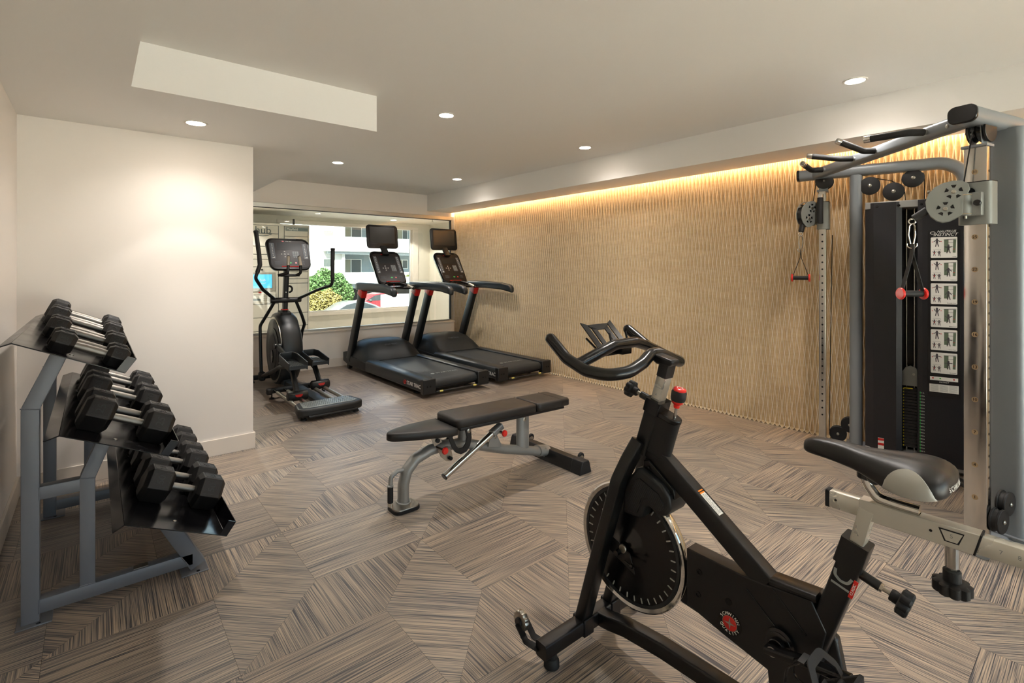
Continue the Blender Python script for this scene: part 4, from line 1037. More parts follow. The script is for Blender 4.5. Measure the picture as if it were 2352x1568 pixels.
    ms = MB().sweep([(0, 1.50, .75), (0, 1.42, 1.33)], rrect(.075, .052, .015, 3), up=(1, 0, 0)).build('mast', 'upright_paint', t)
    MB().tube([(.035*math.cos(R(a)), 1.488 + .045*math.sin(R(a)), .885) for a in range(0, 360, 24)], .006, 8, closed=True).build('red_ring', 'red', ms)
    MB().cyl((-.165, 1.44, .995), (.165, 1.44, .995), .030, 20, ch=.004).build('pivot_tube', 'black_paint', t)
    bh = MB().tube([(.035*math.cos(R(a)) + .02, 1.39, 1.12 + .035*math.sin(R(a))) for a in range(-90, 91, 20)], .011, 8).build('bottle_holder', 'black_gloss', ms)
    for z in (1.085, 1.15): MB().lathe([(.006, 0), (.006, .003)], (-.005, 1.415, z), (0, -1, 0), 10).build('bolt', 'zinc', ms)
    # moving levers (local = world - origin)
    def W(p): return Vector(p) - Vector((X0, Y0, 0))
    Lu = [W(p) for p in ((1.545, 6.03, 1.01), (1.40, 5.92, 1.125), (1.300, 5.80, 1.25), (1.318, 5.80, 1.31), (1.347, 5.81, 1.39), (1.350, 5.86, 1.50), (1.334, 5.93, 1.752))]
    Ru = [W(p) for p in ((1.795, 6.0, 1.01), (1.95, 5.82, 1.11), (2.01, 5.72, 1.145), (2.052, 5.655, 1.16), (2.056, 5.64, 1.23), (2.055, 5.635, 1.40), (2.055, 5.63, 1.572))]
    for side, pts in (('L', Lu), ('R', Ru)):
        lv = MB().tube(pts, .0175, 14, fil=.06).build('lever', 'upright_paint', t)
        k = 3 if side == 'L' else 4
        MB().tube(pts[k:], .0225, 14, fil=.05).build('hand_grip', 'rubber', lv)
        d = (pts[-1]-pts[-2]).normalized(); MB().lathe([(.022, -.01), (.0265, -.004), (.0265, .004), (.018, .010), (0, .011)], pts[-1], d, 18).build('grip_cap', 'black_paint', lv)
    Ll = [W(p) for p in ((1.555, 6.04, .99), (1.50, 6.16, .83), (1.452, 6.26, .70), (1.450, 6.25, .64), (1.455, 6.22, .16))]
    Rl = [W(p) for p in ((1.775, 6.02, .98), (1.855, 6.06, .80), (1.90, 6.12, .70), (1.895, 6.20, .60), (1.89, 6.32, .22))]
    for pts in (Ll, Rl): MB().tube(pts, .0175, 14, fil=.06).build('lower_lever', 'upright_paint', t)
    # fixed pulse grips
    gb = [(-.045, 1.19, 1.49), (-.052, 1.16, 1.36), (-.060, 1.15, 1.295), (-.075, 1.17, 1.28), (-.17, 1.22, 1.28)]
    for sx in (-1, 1):
        g_ = MB().tube([(sx*.055+.01, 1.18, 1.49), (sx*.065+.01, 1.155, 1.375), (sx*.068+.01, 1.16, 1.30), (sx*.03+.01 if sx > 0 else -.15, 1.19, 1.278)] + ([(-.12, 1.21, 1.278)] if sx > 0 else []), .0155, 12, fil=.035).build('pulse_grip', 'black_gloss', t)
        MB().tube([(sx*.0555+.01, 1.1785, 1.483), (sx*.0645+.01, 1.1565, 1.385)], .0175, 12).build('sensor', 'brushed_bright', g_)
    MB().tube([(.07, 1.19, 1.278), (.0, 1.33, 1.278), (-.10, 1.19, 1.278)], .014, 10, fil=.03).build('grip_bracket', 'black_gloss', t)
    console(t, (.02, 1.385, 1.515), R(28), .47, .40)
mat('diamond', '8d928e', .35, .5)
mat('brushed_bright', 'b9b6ac', .3, .9)
build_elliptical()
# ================================================================== BENCH
def build_bench():
    t = thing('weight_bench', (1.95, 2.6, 0), 0, 'adjustable weight bench with black padding and silver frame in the middle of the floor', 'weight bench')
    def W(x, y, z): return Vector((x - 1.95, y - 2.6, z))
    def pad(poly, z0, z1, name, par, k=0, xc=1.95):     # rounded cushion, tilted by k along x
        if sum(poly[i-1][0]*poly[i][1] - poly[i][0]*poly[i-1][1] for i in range(len(poly))) < 0: poly = poly[::-1]
        for _ in range(2 if len(poly) < 16 else 0):
            poly = [q for i in range(len(poly)) for q in ((poly[i][0]*.75+poly[(i+1) % len(poly)][0]*.25, poly[i][1]*.75+poly[(i+1) % len(poly)][1]*.25), (poly[i][0]*.25+poly[(i+1) % len(poly)][0]*.75, poly[i][1]*.25+poly[(i+1) % len(poly)][1]*.75))]
        cx = sum(p[0] for p in poly)/len(poly); cy = sum(p[1] for p in poly)/len(poly)
        def off(d): 
            out = []
            n = len(poly)
            for i in range(n):
                a, b, c = Vector(poly[i-1]+(0,)), Vector(poly[i]+(0,)), Vector(poly[(i+1) % n]+(0,))
                e1 = (b-a).normalized(); e2 = (c-b).normalized(); nrm = Vector((e1.y+e2.y, -(e1.x+e2.x), 0)).normalized()
                out.append(b - nrm*d)
            return out
        rs = []
        for d, z in ((.004, z0), (.0, z0+.004), (0, z1-.014), (.002, z1-.008), (.008, z1-.002), (.016, z1)):
            rs.append([W(p.x, p.y, z + (p.x - xc)*k) for p in off(d)])
        return MB().rings(rs).build(name, 'vinyl', par, smooth=50)
    def rc(x0, x1, y0, y1, r, n=5):
        return [((x0+x1)/2 + a, (y0+y1)/2 + b) for a, b in rrect(x1-x0, y1-y0, r, n)]
    bk = pad(rc(1.637, 2.277, 2.472, 2.728, .035), .403, .453, 'back_pad', t, -.022)
    hd = pad(rc(2.280, 2.590, 2.472, 2.728, .030), .403, .453, 'head_pad', t, -.022)
    MB().sweep([W(1.67, 2.6, .396), W(2.54, 2.6, .378)], rrect(.225, .020, .003, 1)).build('pad_board', 'black_paint', t, bevel=.003)
    for x in (2.275, 2.505): MB().tube([W(x, 2.473, .40-(x-1.95)*.022), W(x, 2.4715, .435-(x-1.95)*.022), W(x, 2.482, .4535-(x-1.95)*.022), W(x, 2.718, .4535-(x-1.95)*.022), W(x, 2.7285, .435-(x-1.95)*.022), W(x, 2.727, .40-(x-1.95)*.022)], .0016, 6).build('seam', 'vinyl', hd)
    sp_ = [(1.664, 2.473), (1.666, 2.485), (1.666, 2.715), (1.664, 2.727), (1.60, 2.728), (1.46, 2.70), (1.36, 2.668), (1.30, 2.64), (1.272, 2.61), (1.270, 2.585), (1.290, 2.555), (1.36, 2.527), (1.46, 2.50), (1.60, 2.473)][::-1]
    pad([(x - .022, y) for x, y in sp_], .372, .418, 'seat_pad', t, -.055, 1.64)
    MB().tube([W(1.60, 2.474, .398), W(1.46, 2.501, .398), W(1.36, 2.528, .398), W(1.29, 2.556, .398), W(1.271, 2.59, .398)], .0013, 6)
    # main spine
    sp = MB().sweep([W(1.352, 2.6, .012), W(1.352, 2.6, .12), W(1.372, 2.6, .195), W(1.43, 2.6, .25), W(1.52, 2.6, .278), W(1.62, 2.6, .284), W(1.76, 2.6, .268), W(2.09, 2.6, .155), W(2.46, 2.6, .052)], circ(.031, .038, 20), up=(0, 1, 0), fil=.06, fn=5).build('spine_tube', 'silver_paint', t)
    fb = MB().rings([[W(1.340 + x, 2.572 + y, z) for x, y in rrect(.150*k, .125*k, .035, 4)] for z, k in ((.018, 1), (.024, .985))]).build('foot_plate', 'zinc', t)
    MB().rings([[W(1.340 + x, 2.572 + y, z) for x, y in rrect(.158*k, .133*k, .038, 4)] for z, k in ((0, 1.0), (.004, 1.02), (.018, 1))]).build('rubber_pad', 'rubber', fb)
    MB().tube([W(1.352 + .036*math.cos(R(a)), 2.6 + .043*math.sin(R(a)), .026) for a in range(0, 360, 20)], .006, 8, closed=True).build('weld', 'silver_paint', fb)
    # carry handle
    h = MB().tube([W(1.365, 2.6, .205), W(1.315, 2.6, .208), W(1.275, 2.6, .185), W(1.272, 2.6, .13), W(1.272, 2.6, .03)], .0125, 14, fil=.03).build('carry_handle', 'silver_paint', t)
    MB().cyl(W(1.272, 2.6, .042), W(1.272, 2.6, .130), .0165, 18, ch=.002).build('handle_grip', 'rubber', h)
    MB().lathe([(.013, 0), (.018, .004), (.018, .010), (.013, .014)], W(1.272, 2.6, .128)).build('handle_ring', 'silver_paint', h)
    MB().cyl(W(1.272, 2.6, .022), W(1.272, 2.6, .042), .0155, 18).build('handle_tip', 'chrome', h)
    # posts
    MB().sweep([W(2.251, 2.6, .10), W(2.251, 2.6, .372)], circ(.052, .03, 20), up=(0, 1, 0)).build('rear_post', 'silver_paint', t)
    MB().sweep([W(1.753, 2.6, .26), W(1.753, 2.6, .372)], circ(.027, .027, 18), up=(0, 1, 0)).build('front_post', 'silver_paint', t)
    # hooked hinge plates
    hk = [(1.578, .388), (1.603, .388), (1.640, .306), (1.660, .285), (1.690, .285), (1.708, .305), (1.717, .340), (1.705, .385), (1.745, .385), (1.750, .33), (1.738, .285), (1.712, .256), (1.672, .248), (1.635, .268), (1.612, .300)]
    for y in (2.50, 2.69): 
        hp = MB().prism([(x-1.95, z) for x, z in hk], (0, y-2.6, 0), (1, 0, 0), (0, 0, 1), .010).build('hinge_plate', 'black_paint', t, bevel=.001)
        yy = y - .012 if y < 2.6 else y
        MB().lathe([(.013, 0), (.013, .003), (.006, .005), (.006, .002)], W(1.728, y-.010, .378), (0, -1, 0), 16).build('bolt', 'zinc', hp)
    MB().lathe([(.014, 0), (.014, .003), (.006, .005), (.006, .002)], W(2.150, 2.4655, .372), (0, -1, 0), 16).build('pad_bolt', 'zinc', t)
    # seat bracket and sector plate
    MB().prism([(-.46, .388), (-.40, .388), (-.375, .330), (-.425, .315)], (0, -.05, 0), (1, 0, 0), (0, 0, 1), .006).build('seat_bracket', 'zinc', t)
    MB().cyl(W(1.543, 2.535, .345), W(1.543, 2.555, .345), .013, 14).build('seat_pivot', 'rubber', t)
    sc = MB().prism([(-.40, .285), (-.33, .290), (-.305, .26), (-.298, .225), (-.315, .200), (-.345, .208), (-.38, .24)], (0, -.045, 0), (1, 0, 0), (0, 0, 1), .006).build('sector_plate', 'zinc', t, bevel=.001)
    MB().cyl(W(1.630, 2.53, .222), W(1.630, 2.56, .222), .011, 14).cyl(W(1.630, 2.525, .222), W(1.630, 2.53, .222), .005, 10).build('sector_stop', 'rubber', sc)
    for (x, z, y0, y1) in ((1.582, .285, 2.51, 2.575), (2.018, .300, 2.498, 2.575)):
        pn = MB().cyl(W(x-.028, y1, z+.008), W(x-.010, y0+.014, z), .010, 14).build('pop_pin', 'chrome', t)
        MB().lathe([(.010, 0), (.016, .006), (.0205, .010), (.0215, .016), (.018, .022), (.006, .024)], W(x-.008, y0+.016, z), (.1, -1, 0), 22).build('pin_knob', 'bright_red', pn)
    # adjustment ladder
    lt = MB().sweep([W(1.985, 2.56, .310), W(1.600, 2.56, .113)], rrect(.030, .040, .010, 4), up=(0, 1, 0)).build('ladder_tube', 'chrome_clean', t)
    for k in range(5):
        f = .34 + k*.13; p = W(1.985 - .385*f, 2.544, .310 - .197*f)
        MB().lathe([(.007, 0), (.007, .0012)], p, (0, -1, 0), 14).build('ladder_hole', 'black_gloss', lt, smooth=0)
    MB().sweep([W(1.604, 2.56, .115), W(1.596, 2.56, .111)], rrect(.033, .043, .010, 4), up=(0, 1, 0)).build('ladder_cap', 'black_paint', lt)
    MB().sweep([W(2.03, 2.56, .333), W(1.955, 2.56, .295)], rrect(.042, .052, .012, 4), up=(0, 1, 0)).build('ladder_sleeve', 'silver_paint', t)
    MB().prism([(-.015, .30), (.03, .30), (.075, .215), (.07, .195), (-.03, .22), (-.02, .26)], (0, -.045, 0), (1, 0, 0), (0, 0, 1), .006).build('gusset_plate', 'silver_paint', t, bevel=.001)
    MB().lathe([(.010, 0), (.010, .004), (.005, .006)], W(1.975, 2.552, .272), (0, -1, 0), 14).build('gusset_bolt', 'zinc', t)
    MB().box2(W(2.235, 2.53, .362), W(2.33, 2.67, .373)).build('rest_plate', 'black_paint', t, bevel=.002)
    # rear T bar
    cp = MB().sweep([W(2.385, 2.6, .076), W(2.475, 2.6, .058)], circ(.038, .048, 20), up=(0, 1, 0)).build('coupling', 'silver_paint', t)
    for z, x in ((.090, 2.43), (.042, 2.415)): MB().lathe([(.007, 0), (.007, .004)], W(x, 2.565, z), (0, -1, .3), 12).build('bolt', 'zinc', cp)
    trap = [(-.052, 0), (.052, 0), (.046, .020), (.036, .062), (.026, .080), (-.026, .080), (-.036, .062), (-.046, .020)]
    tb = MB().rings([[W(2.487 + x, y, z) for x, z in trap] for y in (2.31, 2.89)]).build('rear_bar', 'black_paint', t, bevel=.003)
    for y0, y1 in ((2.236, 2.33), (2.87, 2.964)):
        MB().rings([[W(2.487 + x*1.1, y, z*1.07) for x, z in trap] for y in (y0, y1)]).build('rubber_foot', 'rubber', tb, bevel=.006)
    for y in (2.345, 2.855):
        w = MB().cyl(W(2.556, y-.010, .070), W(2.556, y+.010, .070), .026, 20, ch=.004).build('transport_wheel', 'rubber', tb)
        MB().bar(W(2.51, y-.014, .055), W(2.558, y-.014, .070), .004, .022).cyl(W(2.556, y-.02, .070), W(2.556, y-.012, .070), .006, 10).build('wheel_bracket', 'zinc', w)
build_bench()
# ================================================================== DUAL CABLE MACHINE
mat('machine_grey', '83888c', .38, .25, bump=.04, bscale=1300)
mat('disc_grey', '82847f', .45, .2, bump=.04, bscale=1300)
mat('shroud_black', '17161a', .42, 0, bump=.05, bscale=900)
mat('bronze_dot', 'ab9474', .4, .6)
mat('paper', 'dcd9d2', .5)
mat('figure_ink', '4a4448', .6); mat('machine_green', '5d6a55', .6)
def build_cable_machine():
    O = Vector((3.9, .75, 0))
    t = thing('cable_machine', O, 0, 'large silver and black dual cable machine with weight stacks in the right corner', 'cable machine')
    N = Vector((3.242, .430, 0)) - O; F = Vector((4.212, 1.418, 0)) - O
    wn = Vector((.97, -.243, 0)).normalized(); wf = Vector((.243, -.97, 0)).normalized()
    en = Vector((.243, .97, 0)).normalized(); ef = Vector((-.97, -.243, 0)).normalized()
    Z = Vector((0, 0, 1))
    u = (F - N).normalized(); f = Vector((-u.y, u.x, 0))
    for side, P, w, e in (('near', N, wn, en), ('far', F, wf, ef)):
        def Q(a, b, z): return P + w*a + e*b + Z*z
        # top beam with bend down to the rear post
        MB().sweep([Q(-.155, -.01, 2.062), Q(.70, -.01, 2.062), Q(.79, -.01, 2.0), Q(.815, -.01, 1.85), Q(.815, -.01, .05)], rrect(.106, .076, .028, 5), fil=.16, fn=8).build('top_beam', 'machine_grey', t, smooth=50)
        MB().sweep([Q(-.170, -.01, 2.062), Q(-.150, -.01, 2.062)], rrect(.112, .082, .030, 5)).build('beam_cap', 'black_gloss', t, bevel=.005)
        # upright and floor beam
        up = MB().sweep([Q(.205, -.038, .03), Q(.205, -.038, 2.03)], rrect(.078, .145, .033, 6), up=e).build('upright', 'machine_grey', t, smooth=50)
        MB().sweep([Q(-.06, -.01, .032), Q(.84, -.01, .032)], rrect(.11, .062, .015, 4)).build('floor_beam', 'machine_grey', t)
        MB().box(Q(.205, -.038, .066), (.12, .17, .008), Matrix.Rotation(math.atan2(e.y, e.x) - math.pi/2, 3, 'Z')).build('base_plate', 'machine_grey', t)
        # chrome guide post with numbers and holes
        post = MB().sweep([Q(0, 0, .06), Q(0, 0, 1.925)], rrect(.045, .088, .004, 2), up=e)
        po = post.build('guide_post', 'chrome', t)
        for s_ in (-1, 1): MB().box(Q(.0245 - .002, s_*.0, 1.0), (.004, .004, 1.7)) 
        numbers = [1, 4, 7, 10, 13, 16, 19, 22, 25, 31]
        zs = {}
        for n_ in range(1, 32): zs[n_] = .265 + (n_ - 1) * .0515
        for n_ in numbers:
            z = zs[n_]
            MB().lathe([(.0125, 0), (.0125, .0006)], Q(-.0225, 0, z), -w, 20).build('number_dot', 'bronze_dot', po, smooth=0)
            text('number', str(n_), .019, Q(-.0234, 0, z), -e if (w.cross(e)).z > 0 else e, Z, 'black_gloss', po)
        hb = MB()
        for n_ in range(1, 32):
            for s_ in (-1, 1): hb.lathe([(.0065, 0), (.0065, .0006)], Q(0, s_*.044, zs[n_]), e*s_, 12)
        hb.build('peg_holes', 'black_gloss', po, smooth=0)
        MB().box(Q(0, 0, .075), (.03, .13, .03), Matrix.Rotation(math.atan2(e.y, e.x) - math.pi/2, 3, 'Z')).build('post_foot', 'zinc', po)
        # pulley bracket on top of post
        ro = Matrix.Rotation(math.atan2(w.y, w.x), 3, 'Z')
        br = MB().box(Q(0, 0, 1.932), (.07, .10, .012), ro)
        for s_ in (-1, 1): br.prism([(-.02, 0), (.025, 0), (.04, .05), (.05, .10), (-.04, .10), (-.03, .05)], Q(0, s_*.022 - .002, 1.932), w, Z, .004)
        br.build('pulley_bracket', 'machine_grey', t, bevel=.001)
        for s_ in (-1, 1):
            MB().prism([(.058*math.cos(R(a)), min(.058*math.sin(R(a)), .018)) for a in range(0, 360, 10)], Q(.01, s_*.033 - (.006 if s_ > 0 else .006), 2.005), w, Z, -.010 * (1 if w.cross(Z).dot(e) > 0 else -1)).build('pulley_cover', 'black_paint', t, bevel=.002)
        MB().lathe([(.048, -.008), (.052, -.010), (.046, -.003), (.046, .003), (.052, .010), (.048, .008)], Q(.01, 0, 2.005), e, 28).build('pulley', 'black_gloss', t)
        MB().cyl(Q(.01, -.045, 2.005), Q(.01, .050, 2.005), .006, 10).build('pulley_bolt', 'zinc', t)
        # weight shroud: two folded black panels, dark gap with the stack
        zt = 1.812; zb = .055
        s1 = [(.262, .06), (.262, .075), (.310, .105), (.436, .105), (.468, .085), (.468, -.02), (.46, -.02), (.46, .08), (.432, .098), (.314, .098), (.27, .07), (.27, -.12), (.262, -.12)]
        s2 = [(.552, -.02), (.552, .10), (.575, .105), (.600, .105), (.790, .105), (.805, .095), (.805, -.12), (.797, -.12), (.797, .09), (.785, .098), (.60, .098), (.56, .092), (.56, -.02)]
        for s_ in (s1, s2):
            a_ = [Q(x, y, zb) for x, y in s_]; b_ = [Q(x, y, zt - (0 if s_ is s2 else .004)) for x, y in s_]
            sh = MB().rings([a_, b_]).build('shroud_panel', 'shroud_black', t, smooth=0)
            for x in ((.33, .45) if s_ is s1 else (.57,)): MB().lathe([(.009, 0), (.009, .002), (.005, .003)], Q(x, .105, zt-.03), e, 12).build('panel_bolt', 'black_gloss', sh)
        MB().rings([[Q(x, y, z) for x, y in ((.262, -.128), (.805, -.128), (.805, -.120), (.262, -.120))] for z in (zb, zt)]).build('shroud_back', 'shroud_black', t, smooth=0)
        MB().rings([[Q(x, y, z) for x, y in ((.262, -.128), (.805, -.128), (.805, .094), (.262, .094))] for z in (zt-.045, zt+.004)]).build('shroud_top_rail', 'silver_paint', t, bevel=.004)
        MB().rings([[Q(x, y, z) for x, y in ((.262, -.128), (.805, -.128), (.805, .094), (.262, .094))] for z in (.03, .10)]).build('shroud_base', 'silver_paint', t, bevel=.004)
        # weight stack
        ex0 = w if w.cross(Z).dot(e) > 0 else -w
        hp = MB().prism([(.472, .545), (.562, .545), (.562, .64), (.545, .668), (.517, .682), (.489, .668), (.472, .64)], Q(0, .02, 0), w, Z, -.02 * (1 if w.cross(Z).dot(e) > 0 else -1) * 1).build('selector_head', 'disc_grey', t)
        MB().lathe([(.008, 0), (.008, .004)], Q(.532, .045, .63), e, 12).build('bolt', 'zinc', hp)
        for k in range(20):
            z = .522 - k * .0205
            pl = MB().box(Q(.517, -.01, z), (.086, .06, .0175), ro).build('weight_plate', 'black_paint', t, bevel=.0015)
            MB().box(Q(.478, .0205, z), (.006, .002, .009), ro).build('plate_mark', 'yellow_ink', pl, smooth=0)
            gl = MB().box(Q(.564, .103, z), (.005, .003, .012), ro).build('weight_mark', 'green_ink', t, smooth=0)
            text('weight_number', '%d lb' % (5 + 5*k), .0095, Q(.577, .1056, z), ex0, Z, 'white_ink', gl, align='CENTER')
        MB().box(Q(.503, .021, .528), (.05, .003, .006), ro).build('stack_line', 'yellow_ink', t, smooth=0)
        for a_ in (.495, .539): MB().cyl(Q(a_, -.01, .10), Q(a_, -.01, 1.77), .009, 12).build('guide_rod', 'chrome', t)
        wlb = MB().box(Q(.352, .1055, .14), (.034, .002, .075), ro).build('warning_label', 'label_white', t, smooth=0)
        for z in (.168, .135): MB().box(Q(.352, .1068, z), (.034, .001, .016), ro).build('warning_band', 'red', wlb, smooth=0)
        # exercise placard
        cx = w if w.cross(Z).dot(-e) > 0 else w
        ex_ = w if w.cross(Z).dot(e) > 0 else -w      # reading direction so letters face +e
        mid = .684
        pc_ = MB().box(Q(mid, .1062, 1.055), (.165, .0016, 1.10), ro).build('placard', 'black_paint', t, bevel=.0005)
        text('placard_brand', 'NAUTILUS', .020, Q(mid, .1074, 1.594) + ex_*.012, ex_, Z, 'white_ink', pc_, shear=.3)
        text('placard_title', 'INSTINCT', .027, Q(mid, .1074, 1.573) + ex_*.006, ex_, Z, 'white_ink', pc_, shear=.3)
        MB().tube([Q(mid, .1074, 1.586) - ex_*.056 + ex_*.013*math.cos(R(a)) + Z*.008*math.sin(R(a)) for a in range(20, 380, 24)], .0014, 5, closed=True).build('brand_oval', 'white_ink', pc_)
        caps = ('Lunge', 'Pulldown', 'Shoulder Press', 'Biceps Curl', 'Torso Twist', 'Ab Crunch')
        for k, cp in enumerate(caps):
            zc = 1.489 - k * .1515
            cd = MB().rings([[Q(mid, b_, zc) + ex_*x + Z*y for x, y in rrect(.132, .136, .005, 2)] for b_ in (.1066, .1074)]).build('exercise_card', 'paper', pc_, smooth=0)
            fg = MB(); gn = MB(); rd = MB()
            def bx(mb, x, y, ww, hh, ang=0, b_=.1079):
                c_, s_ = math.cos(R(ang)), math.sin(R(ang))
                o_ = Q(mid, b_, zc) + ex_*x + Z*y
                pts = [o_ + ex_*(px_*c_ - py_*s_) + Z*(px_*s_ + py_*c_) for px_, py_ in ((-ww/2, -hh/2), (ww/2, -hh/2), (ww/2, hh/2), (-ww/2, hh/2))]
                mb.rings([[p - e*.0008 for p in pts], pts])
            def dot(mb, x, y, r_):
                mb.rings([[Q(mid, b_, zc) + ex_*(x + r_*math.cos(R(a))) + Z*(y + r_*math.sin(R(a))) for a in range(0, 360, 45)] for b_ in (.1072, .1081)])
            def man(mb, x, y, s_, arms=0, b_=.1079):
                dot(mb, x, y + .026*s_, .006*s_); bx(mb, x, y + .010*s_, .012*s_, .024*s_); 
                bx(mb, x - .005*s_, y - .013*s_, .005*s_, .026*s_, -12 + 8*(k % 3)); bx(mb, x + .006*s_, y - .013*s_, .005*s_, .026*s_, 14 - 6*(k % 2))
                bx(mb, x - .011*s_, y + .014*s_, .018*s_, .0045*s_, arms); bx(mb, x + .011*s_, y + .014*s_, .018*s_, .0045*s_, -arms)
            man(fg, -.035, .030, .95, (40, -50, 20, -70, 35, 10)[k])
            man(fg, -.048, -.038, .6, -50); man(fg, -.024, -.040, .6, -50)
            bx(gn, .012, .010, .022, .080); bx(gn, .052, .008, .014, .085, -2); bx(fg, .032, .030, .03, .002); bx(fg, .032, .005, .03, .002); bx(fg, .03, .052, .062, .003, 3)
            man(fg, .022, -.012, 1.0, (-20, 50, 60, -40, 20, 0)[k], .1084)
            for x, y in ((-.058, .038), (-.014, .040), (.050, -.012)): dot(rd, x, y, .0028)
            bx(rd, -.048, -.036, .006, .010); 
            bx(fg, -.036, -.012, .040, .0008); bx(fg, -.016, -.037, .0008, .05)
            for nm, mb, mm in (('figure', fg, 'figure_ink'), ('machine_drawing', gn, 'machine_green'), ('red_marks', rd, 'red')): mb.build(nm, mm, cd, smooth=0)
            text('caption', cp, .0075, Q(mid, .1076, zc-.060) + ex_*.061, ex_, Z, 'black_paint', cd, align='RIGHT')
        lb1 = MB().box(Q(mid, .1068, .628), (.140, .001, .024), ro).build('legend_strip', 'paper', pc_, smooth=0)
        for x, mm in ((-.055, 'red'), (-.018, 'green_ink'), (.05, 'red')): MB().box(Q(mid, .1074, .630) + ex_*x, (.008, .001, .008), ro).build('legend_mark', mm, lb1, smooth=0)
        text('legend_title', 'INSTINCT', .011, Q(mid, .1070, .606), ex_, Z, 'white_ink', pc_, shear=.3)
        lb2 = MB().box(Q(mid, .1068, .565), (.146, .001, .052), ro).build('notice', 'paper', pc_, smooth=0)
        nt = MB()
        for i in range(3):
            for j in range(8): nt.box(Q(mid, .1074, .585 - j*.0055) + ex_*(-.047 + i*.047), (.040, .0006, .0016), ro)
        nt.build('notice_print', 'grey_ink', lb2, smooth=0)
        # guide pulleys above the shroud and at the floor
        for a_, z_, r_ in ((.288, 1.944, .062), (.423, 1.891, .062), (.53, 1.975, .062)):
            pl = MB()
            n_ = 32
            pts = [(r_*math.cos(2*math.pi*i/n_), r_*math.sin(2*math.pi*i/n_)) for i in range(n_)]
            if a_ == .53: pts = [(x, min(y, .03)) for x, y in pts]
            for b0, b1 in ((-.022, -.012), (.012, .022)): pl.rings([[Q(a_ + x*k_, b_, z_ + y*k_) for x, y in pts] for b_, k_ in ((b0, .96), (b0 + .002, 1), (b1 - .002, 1), (b1, .96))])
            pl.lathe([(r_*.93, -.012), (r_*.88, 0), (r_*.93, .012)], Q(a_, 0, z_), e, 28)
            po_ = pl.build('guide_pulley', 'rubber', t)
            MB().lathe([(.012, 0), (.012, .003), (.006, .006)], Q(a_, .022, z_), e, 14).build('pulley_bolt', 'zinc', po_)
        MB().tube([Q(.288, 0, 2.006), Q(.42, 0, 1.965), Q(.485, 0, 1.89), Q(.49, 0, 1.80)], .0028, 8, fil=.05).build('cable', 'black_gloss', t)
        MB().cyl(Q(.59, 0, 1.975), Q(.592, 0, 1.80), .0028, 8).build('cable', 'black_gloss', t)
        for a_, z_ in (((.10, .24), (.035, .17)) if side == 'near' else ((.092, .115), (.165, .193))):
            # slim double pulleys beside the upright on the inner side
            b0 = -.066
            pl = MB()
            for b1 in (-.018, .010): pl.rings([[Q(a_ + .056*k_*math.cos(2*math.pi*i/32), b0 + b_, z_ + .056*k_*math.sin(2*math.pi*i/32)) for i in range(32)] for b_, k_ in ((b1, .96), (b1+.002, 1), (b1+.008, 1), (b1+.010, .96))])
            pl.lathe([(.052, -.012), (.048, 0), (.052, .012)], Q(a_, b0, z_), e, 28)
            po_ = pl.build('floor_pulley', 'rubber', t)
            for s_ in (-1, 1): MB().lathe([(.010, 0), (.010, .003), (.005, .007)], Q(a_, b0 + s_*.019, z_), e*s_, 12).build('pulley_bolt', 'zinc', po_)
        MB().tube([Q(.06, .0, 1.60), Q(.045, 0, .5), Q(.042, 0, .14)], .0028, 8).build('cable', 'black_gloss', t)
        # carriage
        zc = 1.66 if side == 'near' else 1.745
        cg = MB().sweep([Q(.004, 0, zc-.10), Q(.004, 0, zc+.10)], rrect(.080, .128, .020, 4), up=e).build('carriage', 'disc_grey', t, smooth=50)
        MB().sweep([Q(.004, 0, zc+.099), Q(.004, 0, zc+.103)], rrect(.082, .130, .020, 4), up=e).build('carriage_liner', 'black_gloss', cg)
        MB().lathe([(.016, 0), (.018, .002), (.018, .003)], Q(-.037, .01, zc+.055), -w, 18).build('sight_hole', 'black_gloss', cg)
        yk = MB().box(Q(-.048, -.012, zc-.005), (.024, .055, .11), ro).build('hinge_bracket', 'disc_grey', cg, bevel=.004)
        MB().cyl(Q(-.058, .022, zc-.058), Q(-.058, .022, zc+.048), .025, 22, ch=.003).build('hinge_barrel', 'disc_grey', cg)
        for z_ in (-.05, .04): MB().tube([Q(-.058, .022, zc+z_) + Vector((.0255*math.cos(R(a)), .0255*math.sin(R(a)), 0)) for a in range(0, 360, 24)], .0015, 5, closed=True).build('bronze_ring', 'bronze_dot', cg)
        MB().cyl(Q(-.055, -.025, zc-.002), Q(-.080, -.03, zc-.002), .014, 16, ch=.003).build('release_button', 'black_gloss', cg)
        MB().cyl(Q(-.058, .022, zc-.072), Q(-.058, .022, zc-.058), .008, 10).build('hinge_bolt', 'zinc', cg)
        if side == 'far':
            MB().tube([Q(-.01, .078, zc+.13), Q(-.01, .085, zc+.03), Q(-.01, .085, zc-.06)], .020, 14).build('adjust_handle', 'rubber', cg)
            MB().cyl(Q(-.01, .076, zc+.125), Q(-.01, .075, zc+.155), .0205, 16).build('handle_ferrule', 'chrome', cg)
        # swivel arm: kidney plates with two spoked pulleys
        h = Vector((-.18, .98, 0)).normalized() if side == 'near' else Vector((-.936, .36, 0)).normalized()
        nrm = h.cross(Z)           # plate normal
        if nrm.dot(Vector((-1, -.2, 0))) < 0: nrm = -nrm
        hp_ = Q(-.058, .022, zc)
        def A(x, z, o_=0): return hp_ + h*x + Z*z + nrm*o_
        kid = [(.0, -.048), (.0, .020), (.012, .045), (.014, .075), (-.002, .105), (-.030, .118) , (.0, .118)]
        kid = [(.010, -.052), (.008, .018), (-.006, .040), (-.016, .065), (-.010, .092), (.012, .108), (.045, .112), (.080, .104), (.112, .086), (.136, .056), (.147, .018), (.143, -.022), (.128, -.054), (.104, -.078), (.082, -.086), (.058, -.082), (.036, -.070)]
        ar = MB()
